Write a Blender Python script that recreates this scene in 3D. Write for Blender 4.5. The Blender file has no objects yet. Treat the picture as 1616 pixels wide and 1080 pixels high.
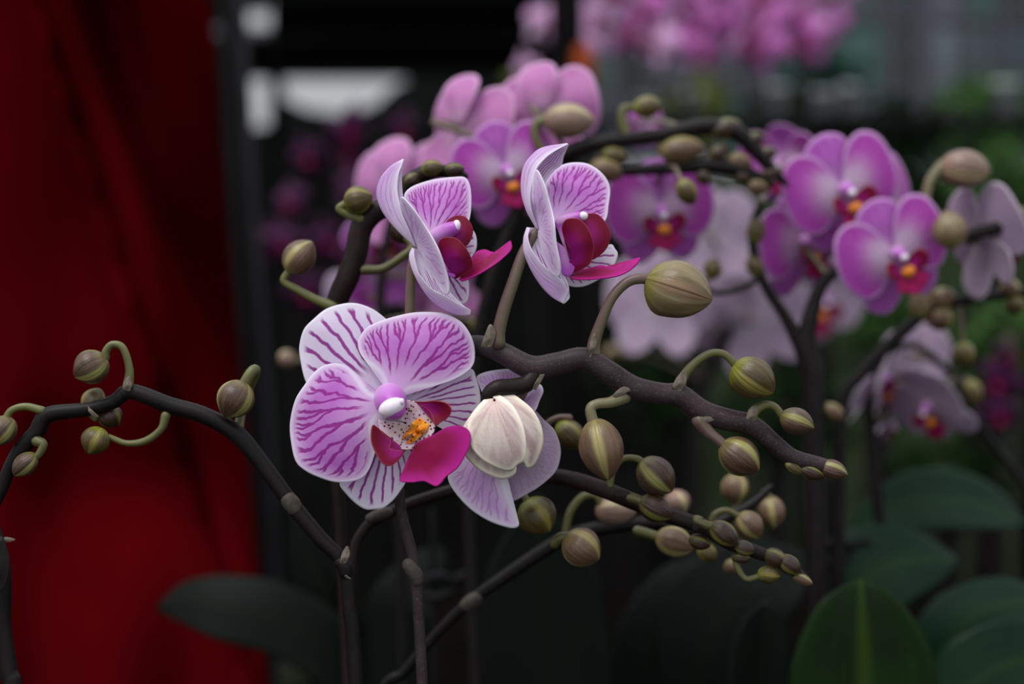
import bpy, math, random
import numpy as np
from mathutils import Matrix, Vector

random.seed(7)
RNG = np.random.default_rng(7)
S = bpy.context.scene
COL = S.collection

# ------------------------------------------------------------------ camera
FPX = 2244.0                    # focal length in pixels of the 1616 x 1080 frame
CAM = np.array([0.0, 0.0, 1.20])
PITCH = math.radians(-8.0)
D0 = 0.52                       # distance of the blooms in focus
cd = bpy.data.cameras.new('camera')
cam = bpy.data.objects.new('camera', cd)
COL.objects.link(cam)
cam.location = CAM
cam.rotation_euler = (math.pi / 2 + PITCH, 0, 0)
cd.sensor_width = 36.0
cd.lens = FPX * 36.0 / 1616.0
cd.clip_start = 0.01
cd.clip_end = 200
cd.dof.use_dof = True
cd.dof.focus_distance = D0 - 0.004
cd.dof.aperture_fstop = 4.3
S.camera = cam

# ------------------------------------------------------------------ overcast sky, exposure
EXPOSURE = 0.18
SKY = 0.95
S.view_settings.view_transform = 'Standard'
S.view_settings.look = 'None'
S.view_settings.gamma = 1.0
S.view_settings.use_curve_mapping = False
S.view_settings.exposure = EXPOSURE
w = bpy.data.worlds.new('overcast_sky')
S.world = w
w.use_nodes = True
nt = w.node_tree
nt.nodes.clear()
tc = nt.nodes.new('ShaderNodeTexCoord')
sp = nt.nodes.new('ShaderNodeSeparateXYZ')
nt.links.new(tc.outputs['Generated'], sp.inputs[0])
cl = nt.nodes.new('ShaderNodeMath'); cl.operation = 'MAXIMUM'; cl.inputs[1].default_value = 0.0
nt.links.new(sp.outputs['Z'], cl.inputs[0])
ma = nt.nodes.new('ShaderNodeMath'); ma.operation = 'MULTIPLY_ADD'
ma.inputs[1].default_value = 0.9 * SKY; ma.inputs[2].default_value = 0.45 * SKY
nt.links.new(cl.outputs[0], ma.inputs[0])
bg = nt.nodes.new('ShaderNodeBackground')
bg.inputs['Color'].default_value = (0.91, 0.955, 1.0, 1)
nt.links.new(ma.outputs[0], bg.inputs['Strength'])
wo = nt.nodes.new('ShaderNodeOutputWorld')
nt.links.new(bg.outputs[0], wo.inputs['Surface'])

# the sun veiled by cloud: a broad soft light from high up, a little from the left and behind the camera
sl = bpy.data.lights.new('veiled_sun', 'SUN')
sl.energy = 1.5
sl.angle = math.radians(34)
sl.color = (1.0, 0.985, 0.96)
sun = bpy.data.objects.new('veiled_sun', sl)
COL.objects.link(sun)
sun.rotation_euler = Vector((0.35, 0.30, -1.0)).to_track_quat('-Z', 'Y').to_euler()

# ------------------------------------------------------------------ placing helpers
_c, _s = math.cos(PITCH), math.sin(PITCH)


def W(px, py, d):
    """world point seen at pixel (px, py), d metres along the camera axis"""
    x = (np.asarray(px, float) - 808.0) / FPX * d
    z = (540.0 - np.asarray(py, float)) / FPX * d
    d = np.broadcast_to(np.asarray(d, float), x.shape)
    return np.stack([CAM[0] + x, CAM[1] + d * _c - z * _s, CAM[2] + d * _s + z * _c], -1)


def WZ(px, py, dz, d0):
    """as W, with dz = how far towards the camera, in units of one pixel's width at d0"""
    return W(px, py, d0 - np.asarray(dz, float) * d0 / FPX)


def spline(P, n, closed=False):
    """Catmull-Rom (centripetal enough) resample of control rows P [k, m] to n rows, by chord length"""
    P = np.asarray(P, float)
    if closed:
        P = np.vstack([P, P[:1]])
    k = len(P)
    if k == 2:
        t = np.linspace(0, 1, n)[:, None]
        return P[0] * (1 - t) + P[1] * t
    if closed:
        E = np.vstack([P[-2], P, P[1]])
    else:
        E = np.vstack([2 * P[0] - P[1], P, 2 * P[-1] - P[-2]])
    L = np.linalg.norm(np.diff(P[:, :min(3, P.shape[1])], axis=0), axis=1) + 1e-9
    cum = np.concatenate([[0], np.cumsum(L)])
    q = np.linspace(0, cum[-1], n)
    i = np.clip(np.searchsorted(cum, q, side='right') - 1, 0, k - 2)
    f = ((q - cum[i]) / L[i])[:, None]
    p0, p1, p2, p3 = E[i], E[i + 1], E[i + 2], E[i + 3]
    return 0.5 * (2 * p1 + (p2 - p0) * f + (2 * p0 - 5 * p1 + 4 * p2 - p3) * f ** 2 + (3 * p1 - p0 - 3 * p2 + p3) * f ** 3)


def tps(ctrl):
    """smooth height field through control points (x, y, h)"""
    C = np.asarray(ctrl, float)
    n = len(C)
    if n == 1:
        return lambda x, y: np.full(np.shape(x), C[0, 2])
    sc = max(np.ptp(C[:, 0]), np.ptp(C[:, 1]), 1e-6)
    X = C[:, :2] / sc
    r2 = ((X[:, None] - X[None]) ** 2).sum(-1)
    K = 0.5 * r2 * np.log(r2 + 1e-12)
    K += np.eye(n) * 1e-4
    Pm = np.hstack([np.ones((n, 1)), X])
    A = np.block([[K, Pm], [Pm.T, np.zeros((3, 3))]])
    sol = np.linalg.lstsq(A, np.concatenate([C[:, 2], np.zeros(3)]), rcond=None)[0]

    def f(x, y):
        q = np.stack([np.asarray(x, float) / sc, np.asarray(y, float) / sc], -1)
        rr = ((q[..., None, :] - X) ** 2).sum(-1)
        return (0.5 * rr * np.log(rr + 1e-12)) @ sol[:n] + sol[n] + q @ sol[n + 1:]
    return f


# ------------------------------------------------------------------ mesh helpers
def empty(name, loc, parent=None):
    o = bpy.data.objects.new(name, None)
    o.empty_display_size = 0.01
    COL.objects.link(o)
    loc = Vector(loc)
    o['_w'] = tuple(loc)
    if parent is not None:
        o.parent = parent
        loc = loc - Vector(parent['_w'])
    o.location = loc
    return o


def tag(o, label=None, cat=None, group=None, kind=None):
    if label: o['label'] = label
    if cat: o['category'] = cat
    if group: o['group'] = group
    if kind: o['kind'] = kind
    return o


def mesh_data(name, V, F, mats, uv=None, attrs=None, smooth=True, matidx=None):
    me = bpy.data.meshes.new(name)
    V = np.asarray(V, np.float32)
    F = np.asarray(F, np.int32)
    k = F.shape[1]
    me.vertices.add(len(V)); me.vertices.foreach_set('co', V.ravel())
    me.loops.add(F.size); me.loops.foreach_set('vertex_index', F.ravel())
    me.polygons.add(len(F))
    me.polygons.foreach_set('loop_start', np.arange(0, F.size, k, dtype=np.int32))
    me.update(calc_edges=True)
    if smooth:
        me.polygons.foreach_set('use_smooth', np.ones(len(F), bool))
    if matidx is not None:
        me.polygons.foreach_set('material_index', np.asarray(matidx, np.int32))
    for m in mats:
        me.materials.append(m)
    if uv is not None:
        l = me.uv_layers.new(name='UVMap')
        l.data.foreach_set('uv', np.asarray(uv, np.float32)[F.ravel()].ravel())
    for a, vals in (attrs or {}).items():
        at = me.attributes.new(a, 'FLOAT', 'POINT')
        at.data.foreach_set('value', np.asarray(vals, np.float32))
    me.validate()
    return me


def link(name, me, parent=None, origin=(0, 0, 0)):
    """object whose mesh is written relative to the world point origin"""
    o = bpy.data.objects.new(name, me)
    COL.objects.link(o)
    loc = Vector(origin)
    o['_w'] = tuple(loc)
    if parent is not None:
        o.parent = parent
        loc = loc - Vector(parent['_w'])
    o.location = loc
    return o


def add(name, V, F, mats, parent=None, **kw):
    V = np.asarray(V, float)
    c = V.mean(0)
    me = mesh_data(name, V - c, F, mats, **kw)
    return link(name, me, parent, c)


def grid_faces(nr, nc, wrap=False):
    i = np.arange(nr - 1)[:, None]
    j = np.arange(nc if wrap else nc - 1)[None, :]
    jn = (j + 1) % nc
    return np.stack([i * nc + j, i * nc + jn, (i + 1) * nc + jn, (i + 1) * nc + j], -1).reshape(-1, 4)


def shell(V, th):
    """V [nr, nc, 3] sheet -> closed thin shell; returns V, F, uvs repeat index, mat index"""
    nr, nc = V.shape[:2]
    du = np.gradient(V, axis=1); dv = np.gradient(V, axis=0)
    N = np.cross(du, dv)
    N /= (np.linalg.norm(N, axis=-1, keepdims=True) + 1e-12)
    A = (V + N * th / 2).reshape(-1, 3)
    B = (V - N * th / 2).reshape(-1, 3)
    n = nr * nc
    Ft = grid_faces(nr, nc)
    Fb = Ft[:, ::-1] + n
    rim = np.concatenate([np.arange(nc), np.arange(1, nr) * nc + nc - 1, (nr - 1) * nc + np.arange(nc - 2, -1, -1), np.arange(nr - 2, 0, -1) * nc])
    rn = np.roll(rim, -1)
    Fr = np.stack([rn, rim, rim + n, rn + n], -1)
    F = np.vstack([Ft, Fb, Fr])
    mi = np.concatenate([np.zeros(len(Ft)), np.ones(len(Fb)), np.zeros(len(Fr))])
    return np.vstack([A, B]), F, mi, N


def edge_dist(P, poly):
    """distance of points P [n,2] to polyline poly [m,2]"""
    a, b = poly[:-1], poly[1:]
    ab = b - a
    L = (ab ** 2).sum(-1) + 1e-12
    best = np.full(len(P), 1e9)
    for k in range(len(a)):
        t = np.clip(((P - a[k]) @ ab[k]) / L[k], 0, 1)
        q = P - a[k] - t[:, None] * ab[k]
        best = np.minimum(best, np.sqrt((q ** 2).sum(-1)))
    return best


def fan_sheet(outline, base, ctrl, mapf, nt_=90, ns=30, smooth=True):
    """sheet spread from base to the outline (open curve from one side of the base round to the other)"""
    O = spline(outline, nt_) if smooth else np.asarray(outline, float)
    b = np.asarray(base, float)
    s = np.linspace(0.03, 1, ns) ** 0.9
    XY = b + s[:, None, None] * (O[None] - b)
    h = tps(ctrl)(XY[..., 0], XY[..., 1])
    V = mapf(XY[..., 0], XY[..., 1], h)
    v = O - b
    da = np.abs(np.arctan2(v[:-1, 0] * v[1:, 1] - v[:-1, 1] * v[1:, 0], (v[:-1] * v[1:]).sum(-1)))
    ta = np.concatenate([[0], np.cumsum(da)]); ta /= ta[-1]
    t = 0.7 * ta + 0.3 * np.linspace(0, 1, len(O))
    UV = np.stack(np.broadcast_arrays(t[None, :], s[:, None]), -1).reshape(-1, 2)
    size = np.sqrt(((O - b) ** 2).sum(-1)).max()
    E = edge_dist(XY.reshape(-1, 2), O) / size
    return V, UV, E


def sheet_object(name, V, UV, E, mats, th, parent, facing=None, flip=False):
    """facing: 'in' = side 0 (inner face) towards the camera, 'out' = away"""
    if facing:
        c = V.reshape(-1, 3)
        du = np.gradient(V, axis=1); dv = np.gradient(V, axis=0)
        N = np.cross(du, dv).reshape(-1, 3)
        toward = (N * (CAM - c)).sum()
        if (toward > 0) != (facing == 'in'):
            flip = True
    if flip:
        nr, nc = V.shape[:2]
        V = V[:, ::-1]
        UV = UV.reshape(nr, nc, 2)[:, ::-1].reshape(-1, 2)
        E = E.reshape(nr, nc)[:, ::-1].reshape(-1)
    VV, F, mi, N = shell(V, th)
    return add(name, VV, F, mats, parent, uv=np.vstack([UV, UV]), attrs={'edge': np.concatenate([E, E])}, matidx=mi)


def petal(name, outline, base, ctrl, mats, parent, d0=D0, facing='in', th=0.00045, nt_=90, ns=30):
    V, UV, E = fan_sheet(outline, base, ctrl, lambda x, y, h: WZ(x, y, h, d0), nt_, ns)
    return sheet_object(name, V, UV, E, mats, th, parent, facing)


def loft_sheet(rows, nr, nc):
    R = np.asarray(rows, float)                     # [k, m, 3]
    A = np.stack([spline(R[:, j], nr) for j in range(R.shape[1])], 1)
    B = np.stack([spline(A[i], nc) for i in range(nr)], 0)
    t = np.linspace(0, 1, nc); s = np.linspace(0, 1, nr)
    UV = np.stack(np.broadcast_arrays(t[None, :], s[:, None]), -1).reshape(-1, 2)
    E = (np.minimum(np.minimum(t, 1 - t)[None, :] * 0.7, (1 - s)[:, None])).reshape(-1)
    return B, UV, E


def loft_petal(name, rows, mats, parent, d0=D0, flip=False, th=0.00045, nr=40, nc=40):
    B, UV, E = loft_sheet(rows, nr, nc)
    V = WZ(B[..., 0], B[..., 1], B[..., 2], d0)
    return sheet_object(name, V, UV, E, mats, th, parent, None, flip)


def sweep(P, R, ns=12, squash=1.0):
    """tube along world points P with radii R; ends closed to a point ring"""
    P = np.asarray(P, float); R = np.asarray(R, float)
    T = np.gradient(P, axis=0); T /= np.linalg.norm(T, axis=1, keepdims=True) + 1e-12
    ref = np.array([0.0, 0, 1]) if abs(T[0][2]) < 0.9 else np.array([0, 1.0, 0])
    u = np.cross(T[0], ref); u /= np.linalg.norm(u)
    U = [u]
    for k in range(1, len(P)):
        u = U[-1] - T[k] * (U[-1] @ T[k]); U.append(u / np.linalg.norm(u))
    U = np.array(U); Vv = np.cross(T, U)
    a = np.linspace(0, 2 * math.pi, ns, endpoint=False)
    ring = P[:, None] + R[:, None, None] * (np.cos(a)[None, :, None] * U[:, None] + squash * np.sin(a)[None, :, None] * Vv[:, None])
    n = len(P)
    V = np.vstack([ring.reshape(-1, 3), P[:1], P[-1:]])
    F = grid_faces(n, ns, True)
    j = np.arange(ns); jn = (j + 1) % ns
    c0, c1 = n * ns, n * ns + 1
    cap = np.vstack([np.stack([np.full(ns, c0), jn, j, j], -1), np.stack([np.full(ns, c1), (n - 1) * ns + j, (n - 1) * ns + jn, (n - 1) * ns + jn], -1)])
    s = np.repeat(np.linspace(0, 1, n), ns)
    uv = np.vstack([np.stack([np.tile(a / 6.2832, n), s], -1), [[0, 0], [0, 1]]])
    return V, F, cap, uv


def tube(name, path, mat, parent, d0=D0, n=None, ns=12, round_end=True, squash=1.0):
    """path rows (px, py, dz, radius_px); radius measured at d0"""
    path = np.asarray(path, float)
    n = n or max(10, len(path) * 7)
    Q = spline(path, n)
    P = WZ(Q[:, 0], Q[:, 1], Q[:, 2], d0)
    R = np.maximum(Q[:, 3], 0.2) * d0 / FPX
    return tube_world(name, P, R, mat, parent, ns, round_end, squash)


def tube_world(name, P, R, mat, parent, ns=12, round_end=True, squash=1.0):
    P = np.asarray(P, float); R = np.asarray(R, float)
    if round_end:
        t0 = P[0] - P[1]; t0 /= np.linalg.norm(t0); t1 = P[-1] - P[-2]; t1 /= np.linalg.norm(t1)
        a = np.radians([80, 55, 28])
        P = np.vstack([P[0] + t0 * R[0] * np.sin(a)[:, None], P, P[-1] + t1 * R[-1] * np.sin(a[::-1])[:, None]])
        R = np.concatenate([R[0] * np.cos(a), R, R[-1] * np.cos(a[::-1])])
    V, F, cap, uv = sweep(P, R, ns, squash)
    c = V.mean(0)
    me = bpy.data.meshes.new(name)
    faces = [tuple(f) for f in F] + [tuple(f[:3]) for f in cap]
    me.from_pydata([tuple(v) for v in (V - c)], [], faces)
    me.polygons.foreach_set('use_smooth', np.ones(len(faces), bool))
    l = me.uv_layers.new(name='UVMap')
    li = np.zeros(len(me.loops), np.int32); me.loops.foreach_get('vertex_index', li)
    l.data.foreach_set('uv', uv.astype(np.float32)[li].ravel())
    me.materials.append(mat)
    me.update()
    return link(name, me, parent, c)


# ------------------------------------------------------------------ materials
class NT:
    def __init__(s, name):
        s.mat = bpy.data.materials.new(name)
        s.mat.use_nodes = True
        s.t = s.mat.node_tree
        s.t.nodes.clear()
        s.out = s.t.nodes.new('ShaderNodeOutputMaterial')

    def put(s, sock, v):
        if hasattr(v, 'is_output') or isinstance(v, bpy.types.NodeSocket):
            s.t.links.new(v, sock)
        elif isinstance(v, (tuple, list)):
            sock.default_value = tuple(v) + ((1,) if len(v) == 3 and sock.type == 'RGBA' else ())
        else:
            sock.default_value = v

    def m(s, op, *a, clamp=False):
        n = s.t.nodes.new('ShaderNodeMath'); n.operation = op; n.use_clamp = clamp
        for i, v in enumerate(a): s.put(n.inputs[i], v)
        return n.outputs[0]

    def step(s, v, a, b):
        n = s.t.nodes.new('ShaderNodeMapRange'); n.interpolation_type = 'SMOOTHSTEP'
        s.put(n.inputs['Value'], v); s.put(n.inputs['From Min'], a); s.put(n.inputs['From Max'], b)
        n.inputs['To Min'].default_value = 0; n.inputs['To Max'].default_value = 1
        return n.outputs['Result']

    def mix(s, f, a, b, mode='MIX'):
        n = s.t.nodes.new('ShaderNodeMix'); n.data_type = 'RGBA'; n.blend_type = mode
        s.put(n.inputs['Factor'], f); s.put(n.inputs['A'] if False else n.inputs[6], a); s.put(n.inputs[7], b)
        return n.outputs[2]

    def comb(s, x, y, z=0.0):
        n = s.t.nodes.new('ShaderNodeCombineXYZ')
        s.put(n.inputs[0], x); s.put(n.inputs[1], y); s.put(n.inputs[2], z)
        return n.outputs[0]

    def uv(s):
        n = s.t.nodes.new('ShaderNodeUVMap'); n.uv_map = 'UVMap'
        q = s.t.nodes.new('ShaderNodeSeparateXYZ'); s.t.links.new(n.outputs[0], q.inputs[0])
        return q.outputs[0], q.outputs[1]

    def attr(s, name):
        n = s.t.nodes.new('ShaderNodeAttribute'); n.attribute_name = name
        return n.outputs['Fac']

    def rand(s):
        return s.t.nodes.new('ShaderNodeObjectInfo').outputs['Random']

    def obj(s):
        return s.t.nodes.new('ShaderNodeTexCoord').outputs['Object']

    def noise(s, vec, scale, detail=2.0, rough=0.5):
        n = s.t.nodes.new('ShaderNodeTexNoise')
        if vec is not None: s.put(n.inputs['Vector'], vec)
        n.inputs['Scale'].default_value = scale; n.inputs['Detail'].default_value = detail; n.inputs['Roughness'].default_value = rough
        return n.outputs['Fac']

    def voronoi(s, vec, scale, feature='F1', rnd=1.0):
        n = s.t.nodes.new('ShaderNodeTexVoronoi'); n.feature = feature
        s.put(n.inputs['Vector'], vec); n.inputs['Scale'].default_value = scale; n.inputs['Randomness'].default_value = rnd
        return n.outputs['Distance']

    def white(s, v):
        n = s.t.nodes.new('ShaderNodeTexWhiteNoise'); n.noise_dimensions = '1D'
        s.put(n.inputs['W'], v)
        return n.outputs['Value']

    def bump(s, h, strength, dist):
        n = s.t.nodes.new('ShaderNodeBump'); n.inputs['Strength'].default_value = strength; n.inputs['Distance'].default_value = dist
        s.put(n.inputs['Height'], h)
        return n.outputs[0]

    def bsdf(s, col, rough=0.5, spec=0.5, normal=None, translucent=0.0, sheen=0.0, tcol=None):
        b = s.t.nodes.new('ShaderNodeBsdfPrincipled')
        s.put(b.inputs['Base Color'], col); s.put(b.inputs['Roughness'], rough)
        b.inputs['Specular IOR Level'].default_value = spec
        if sheen: b.inputs['Sheen Weight'].default_value = sheen
        if normal is not None: s.put(b.inputs['Normal'], normal)
        o = b.outputs[0]
        if translucent:
            t = s.t.nodes.new('ShaderNodeBsdfTranslucent'); s.put(t.inputs[0], tcol if tcol is not None else col)
            x = s.t.nodes.new('ShaderNodeMixShader'); x.inputs[0].default_value = translucent
            s.t.links.new(o, x.inputs[1]); s.t.links.new(t.outputs[0], x.inputs[2]); o = x.outputs[0]
        s.t.links.new(o, s.out.inputs['Surface'])
        return s.mat


def srgb(r, g, b):
    f = lambda c: (c / 255 / 12.92) if c / 255 <= 0.04045 else ((c / 255 + 0.055) / 1.055) ** 2.4
    return (f(r), f(g), f(b))


def dim(c, k):
    return tuple(x * k for x in c)


def vein_field(g, N, fork1, fork2, start, width, wob, endedge):
    """forking veins fanning from the base of a petal, 0..1"""
    t, s = g.uv()
    e = g.attr('edge')
    seed = g.m('MULTIPLY', g.rand(), 37.0)
    wv = g.noise(g.comb(g.m('MULTIPLY', t, 7.0), g.m('MULTIPLY', s, 5.0), seed), 1.0, 2.0)
    wf = g.noise(g.comb(g.m('MULTIPLY', t, 40.0), g.m('MULTIPLY', s, 22.0), seed), 1.0, 1.0)
    tt = g.m('ADD', g.m('MULTIPLY', t, N), g.m('MULTIPLY', g.m('SUBTRACT', wv, 0.5), wob))
    tt = g.m('ADD', tt, g.m('MULTIPLY', g.m('SUBTRACT', wf, 0.5), 0.12))
    cell = g.m('FLOOR', tt)
    f = g.m('SUBTRACT', g.m('FRACT', tt), 0.5)
    r = g.white(g.m('ADD', cell, seed))
    r2 = g.white(g.m('ADD', g.m('MULTIPLY', cell, 1.7), g.m('ADD', seed, 5.3)))
    f1 = g.m('MULTIPLY_ADD', r, 0.30, fork1)
    a1 = g.m('MINIMUM', g.m('MAXIMUM', g.m('MULTIPLY', g.m('SUBTRACT', s, f1), 1.2), 0.0), 0.25)
    d1 = g.m('SUBTRACT', g.m('ABSOLUTE', f), a1)
    side = g.m('MULTIPLY', g.m('SIGN', f), 0.06)
    f2 = g.m('ADD', g.m('MULTIPLY_ADD', r2, 0.22, fork2), side)
    a2 = g.m('MINIMUM', g.m('MAXIMUM', g.m('MULTIPLY', g.m('SUBTRACT', s, f2), 0.9), 0.0), 0.125)
    d2 = g.m('ABSOLUTE', g.m('SUBTRACT', g.m('ABSOLUTE', d1), a2))
    # width in cell units shrinks outwards so that the line keeps its physical width
    wd = g.m('DIVIDE', width, g.m('MAXIMUM', s, 0.15))
    v = g.m('SUBTRACT', 1.0, g.step(d2, g.m('MULTIPLY', wd, 0.45), wd))
    v = g.m('MULTIPLY', v, g.step(s, g.m('MULTIPLY_ADD', r, 0.22, start), g.m('MULTIPLY_ADD', r, 0.22, start + 0.16)))
    v = g.m('MULTIPLY', v, g.step(e, endedge, endedge + 0.05))
    return v, t, s, e, seed


def petal_material(name, base, wash, vein, margin, N, fork1, fork2, start, width, wob, washk, veink, endedge=0.03, rough=0.55, translucent=0.22, core=None, cores=0.2, k=1.0, we=(0.015, 0.17), me=(0.004, 0.04)):
    g = NT(name)
    base, wash, vein, margin = (dim(c, k) for c in (base, wash, vein, margin))
    core = dim(core, k) if core is not None else None
    v, t, s, e, seed = vein_field(g, N, fork1, fork2, start, width, wob, endedge)
    n1 = g.noise(g.comb(g.m('MULTIPLY', t, 9.0), g.m('MULTIPLY', s, 4.0), seed), 1.0, 3.0)
    wm = g.m('MULTIPLY', g.step(s, 0.10, 0.62), g.step(e, *we))
    wm = g.m('MULTIPLY', g.m('MULTIPLY', wm, g.m('MULTIPLY_ADD', n1, 0.9, 0.5)), washk, clamp=True)
    c = g.mix(wm, base, wash)
    # soft halo of colour round each vein
    c = g.mix(g.m('MULTIPLY', v, veink, clamp=True), c, vein)
    c = g.mix(g.m('SUBTRACT', 1.0, g.step(e, *me)), c, margin)
    if core is not None:
        c = g.mix(g.m('SUBTRACT', 1.0, g.step(s, 0.05, cores)), c, core)
    fine = g.noise(g.comb(g.m('MULTIPLY', t, 120.0), g.m('MULTIPLY', s, 60.0), seed), 1.0, 2.0)
    nrm = g.bump(g.m('ADD', g.m('MULTIPLY', v, -0.6), g.m('MULTIPLY', fine, 0.35)), 0.35, 0.0003)
    return g.bsdf(c, rough, 0.3, nrm, translucent, sheen=0.15)


WHITE = srgb(236, 228, 244)
PETAL_IN = petal_material('petal_inner', srgb(228, 188, 234), srgb(196, 96, 204), srgb(156, 18, 146), srgb(242, 228, 248), 14.0, 0.42, 0.70, 0.14, 0.075, 0.9, 0.78, 0.9, core=srgb(236, 208, 240), cores=0.22)
SEPAL_IN = petal_material('sepal_inner', srgb(240, 228, 246), srgb(222, 198, 236), srgb(150, 30, 142), srgb(240, 232, 246), 19.0, 0.78, 0.92, 0.16, 0.135, 0.7, 0.5, 0.95, core=srgb(232, 214, 236), cores=0.2)
PETAL_OUT = petal_material('petal_outer', srgb(236, 214, 242), srgb(216, 172, 228), srgb(184, 110, 196), srgb(242, 234, 248), 13.0, 0.40, 0.70, 0.10, 0.07, 0.8, 0.9, 0.5)
MAT_PETAL = [PETAL_IN, PETAL_OUT]
MAT_SEPAL = [SEPAL_IN, PETAL_OUT]


def lip_material():
    g = NT('lip')
    t, s = g.uv(); e = g.attr('edge')
    seed = g.m('MULTIPLY', g.rand(), 11.0)
    n = g.noise(g.comb(g.m('MULTIPLY', t, 14.0), g.m('MULTIPLY', s, 3.0), seed), 1.0, 3.0)
    tipm = g.m('MAXIMUM', g.m('MULTIPLY', g.step(s, 0.55, 1.02), 0.75), g.m('MULTIPLY', g.m('SUBTRACT', 1.0, g.step(e, 0.0, 0.05)), 0.5))
    c = g.mix(tipm, srgb(136, 4, 66), srgb(186, 26, 146))
    c = g.mix(g.m('MULTIPLY', g.m('SUBTRACT', 1.0, g.step(s, 0.05, 0.2)), 0.7), c, srgb(120, 20, 30))
    c = g.mix(g.m('MULTIPLY', g.step(n, 0.5, 0.75), 0.35), c, srgb(110, 10, 70))
    return g.bsdf(c, 0.5, 0.15, g.bump(n, 0.25, 0.0003), 0.12)


def lobe_material():
    g = NT('lip_side_lobe')
    t, s = g.uv(); e = g.attr('edge')
    n = g.noise(g.comb(g.m('MULTIPLY', t, 10.0), g.m('MULTIPLY', s, 4.0), g.m('MULTIPLY', g.rand(), 9.0)), 1.0, 3.0)
    c = g.mix(g.step(s, 0.25, 0.85), srgb(160, 30, 130), srgb(112, 8, 38))
    c = g.mix(g.m('MULTIPLY', n, 0.3), c, srgb(120, 10, 60))
    c = g.mix(g.m('MULTIPLY', g.m('SUBTRACT', 1.0, g.step(e, 0.0, 0.02)), 0.6), c, srgb(180, 90, 80))
    return g.bsdf(c, 0.48, 0.15, g.bump(n, 0.2, 0.0003), 0.12)


def throat_material():
    g = NT('lip_throat')
    o = g.obj()
    v = g.voronoi(o, 760.0)
    n = g.noise(o, 180.0, 2.0)
    c = g.mix(g.step(n, 0.35, 0.7), srgb(216, 190, 206), srgb(196, 168, 160))
    c = g.mix(g.m('SUBTRACT', 1.0, g.step(v, 0.24, 0.38)), c, srgb(104, 18, 46))
    return g.bsdf(c, 0.4, 0.4, None, 0.1)


def callus_material():
    g = NT('lip_callus')
    o = g.obj()
    v = g.voronoi(o, 640.0)
    n = g.noise(o, 260.0, 2.0)
    c = g.mix(g.step(n, 0.3, 0.7), srgb(232, 160, 34), srgb(226, 116, 10))
    c = g.mix(g.m('SUBTRACT', 1.0, g.step(v, 0.22, 0.36)), c, srgb(110, 26, 20))
    return g.bsdf(c, 0.35, 0.5, g.bump(n, 0.5, 0.0008))


LIP = lip_material(); LOBE = lobe_material(); THROAT = throat_material(); CALLUS = callus_material()


def column_material():
    g = NT('column')
    t, s = g.uv()
    c = g.mix(g.step(s, 0.25, 0.9), srgb(228, 176, 230), srgb(188, 92, 198))
    return g.bsdf(c, 0.35, 0.4, None, 0.12)


COLUMN = column_material()


def plain(name, col, rough=0.5, spec=0.5, amount=0.25, scale=60.0, col2=None, bumpk=0.2, bumpd=0.0004, translucent=0.0, sheen=0.0):
    g = NT(name)
    n = g.noise(g.obj(), scale, 4.0, 0.6)
    c2 = col2 if col2 else tuple(x * (1 - amount * 1.4) for x in col)
    c = g.mix(g.step(n, 0.3, 0.7), col, c2)
    return g.bsdf(c, rough, spec, g.bump(n, bumpk, bumpd) if bumpk else None, translucent, sheen)


ANTHER = plain('anther_cap', srgb(240, 226, 240), 0.3, 0.5, 0.06, 300.0)


def stem_material(name, c1, c2, c3, k=0.3):
    g = NT(name)
    c1, c2, c3 = dim(c1, k), dim(c2, k), dim(c3, k)
    o = g.obj()
    n = g.noise(o, 90.0, 3.0)
    sp = g.noise(o, 1500.0, 2.0)
    c = g.mix(g.step(n, 0.35, 0.7), c1, c2)
    c = g.mix(g.m('MULTIPLY', g.step(sp, 0.55, 0.72), 0.55), c, c3)
    return g.bsdf(c, 0.45, 0.18, g.bump(sp, 0.25, 0.0002))


STEM = stem_material('stem_bark', srgb(86, 68, 74), srgb(66, 52, 54), srgb(130, 116, 116), 0.42)
STEM_DARK = stem_material('stem_dark', srgb(46, 36, 38), srgb(34, 28, 28), srgb(66, 56, 56))
STEM_BROWN = stem_material('stem_brown', srgb(72, 50, 50), srgb(52, 36, 36), srgb(96, 76, 72))


def pedicel_material(name, top, low, k=0.55):
    g = NT(name)
    top, low = dim(top, k), dim(low, k)
    t, s = g.uv()
    n = g.noise(g.obj(), 220.0, 3.0)
    # the stalks are browner on the upper side and olive below
    side = g.step(g.m('ADD', g.m('ABSOLUTE', g.m('SUBTRACT', t, 0.5)), g.m('MULTIPLY', g.m('SUBTRACT', n, 0.5), 0.3)), 0.12, 0.36)
    c = g.mix(side, low, top)
    return g.bsdf(c, 0.42, 0.45, g.bump(n, 0.15, 0.0002))


PED_BROWN = pedicel_material('pedicel_brown', srgb(128, 98, 92), srgb(132, 122, 92))
PED_GREEN = pedicel_material('pedicel_green', srgb(112, 106, 62), srgb(128, 128, 70))
PED_PINK = pedicel_material('pedicel_pink', srgb(160, 120, 116), srgb(150, 140, 104))
BRACT = plain('bract', dim(srgb(160, 146, 130), 0.62), 0.6, 0.3, 0.3, 260.0, dim(srgb(104, 90, 80), 0.45))
JOINT = plain('stem_joint', dim(srgb(130, 116, 100), 0.3), 0.6, 0.3, 0.3, 260.0, dim(srgb(104, 90, 80), 0.25))


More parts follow.
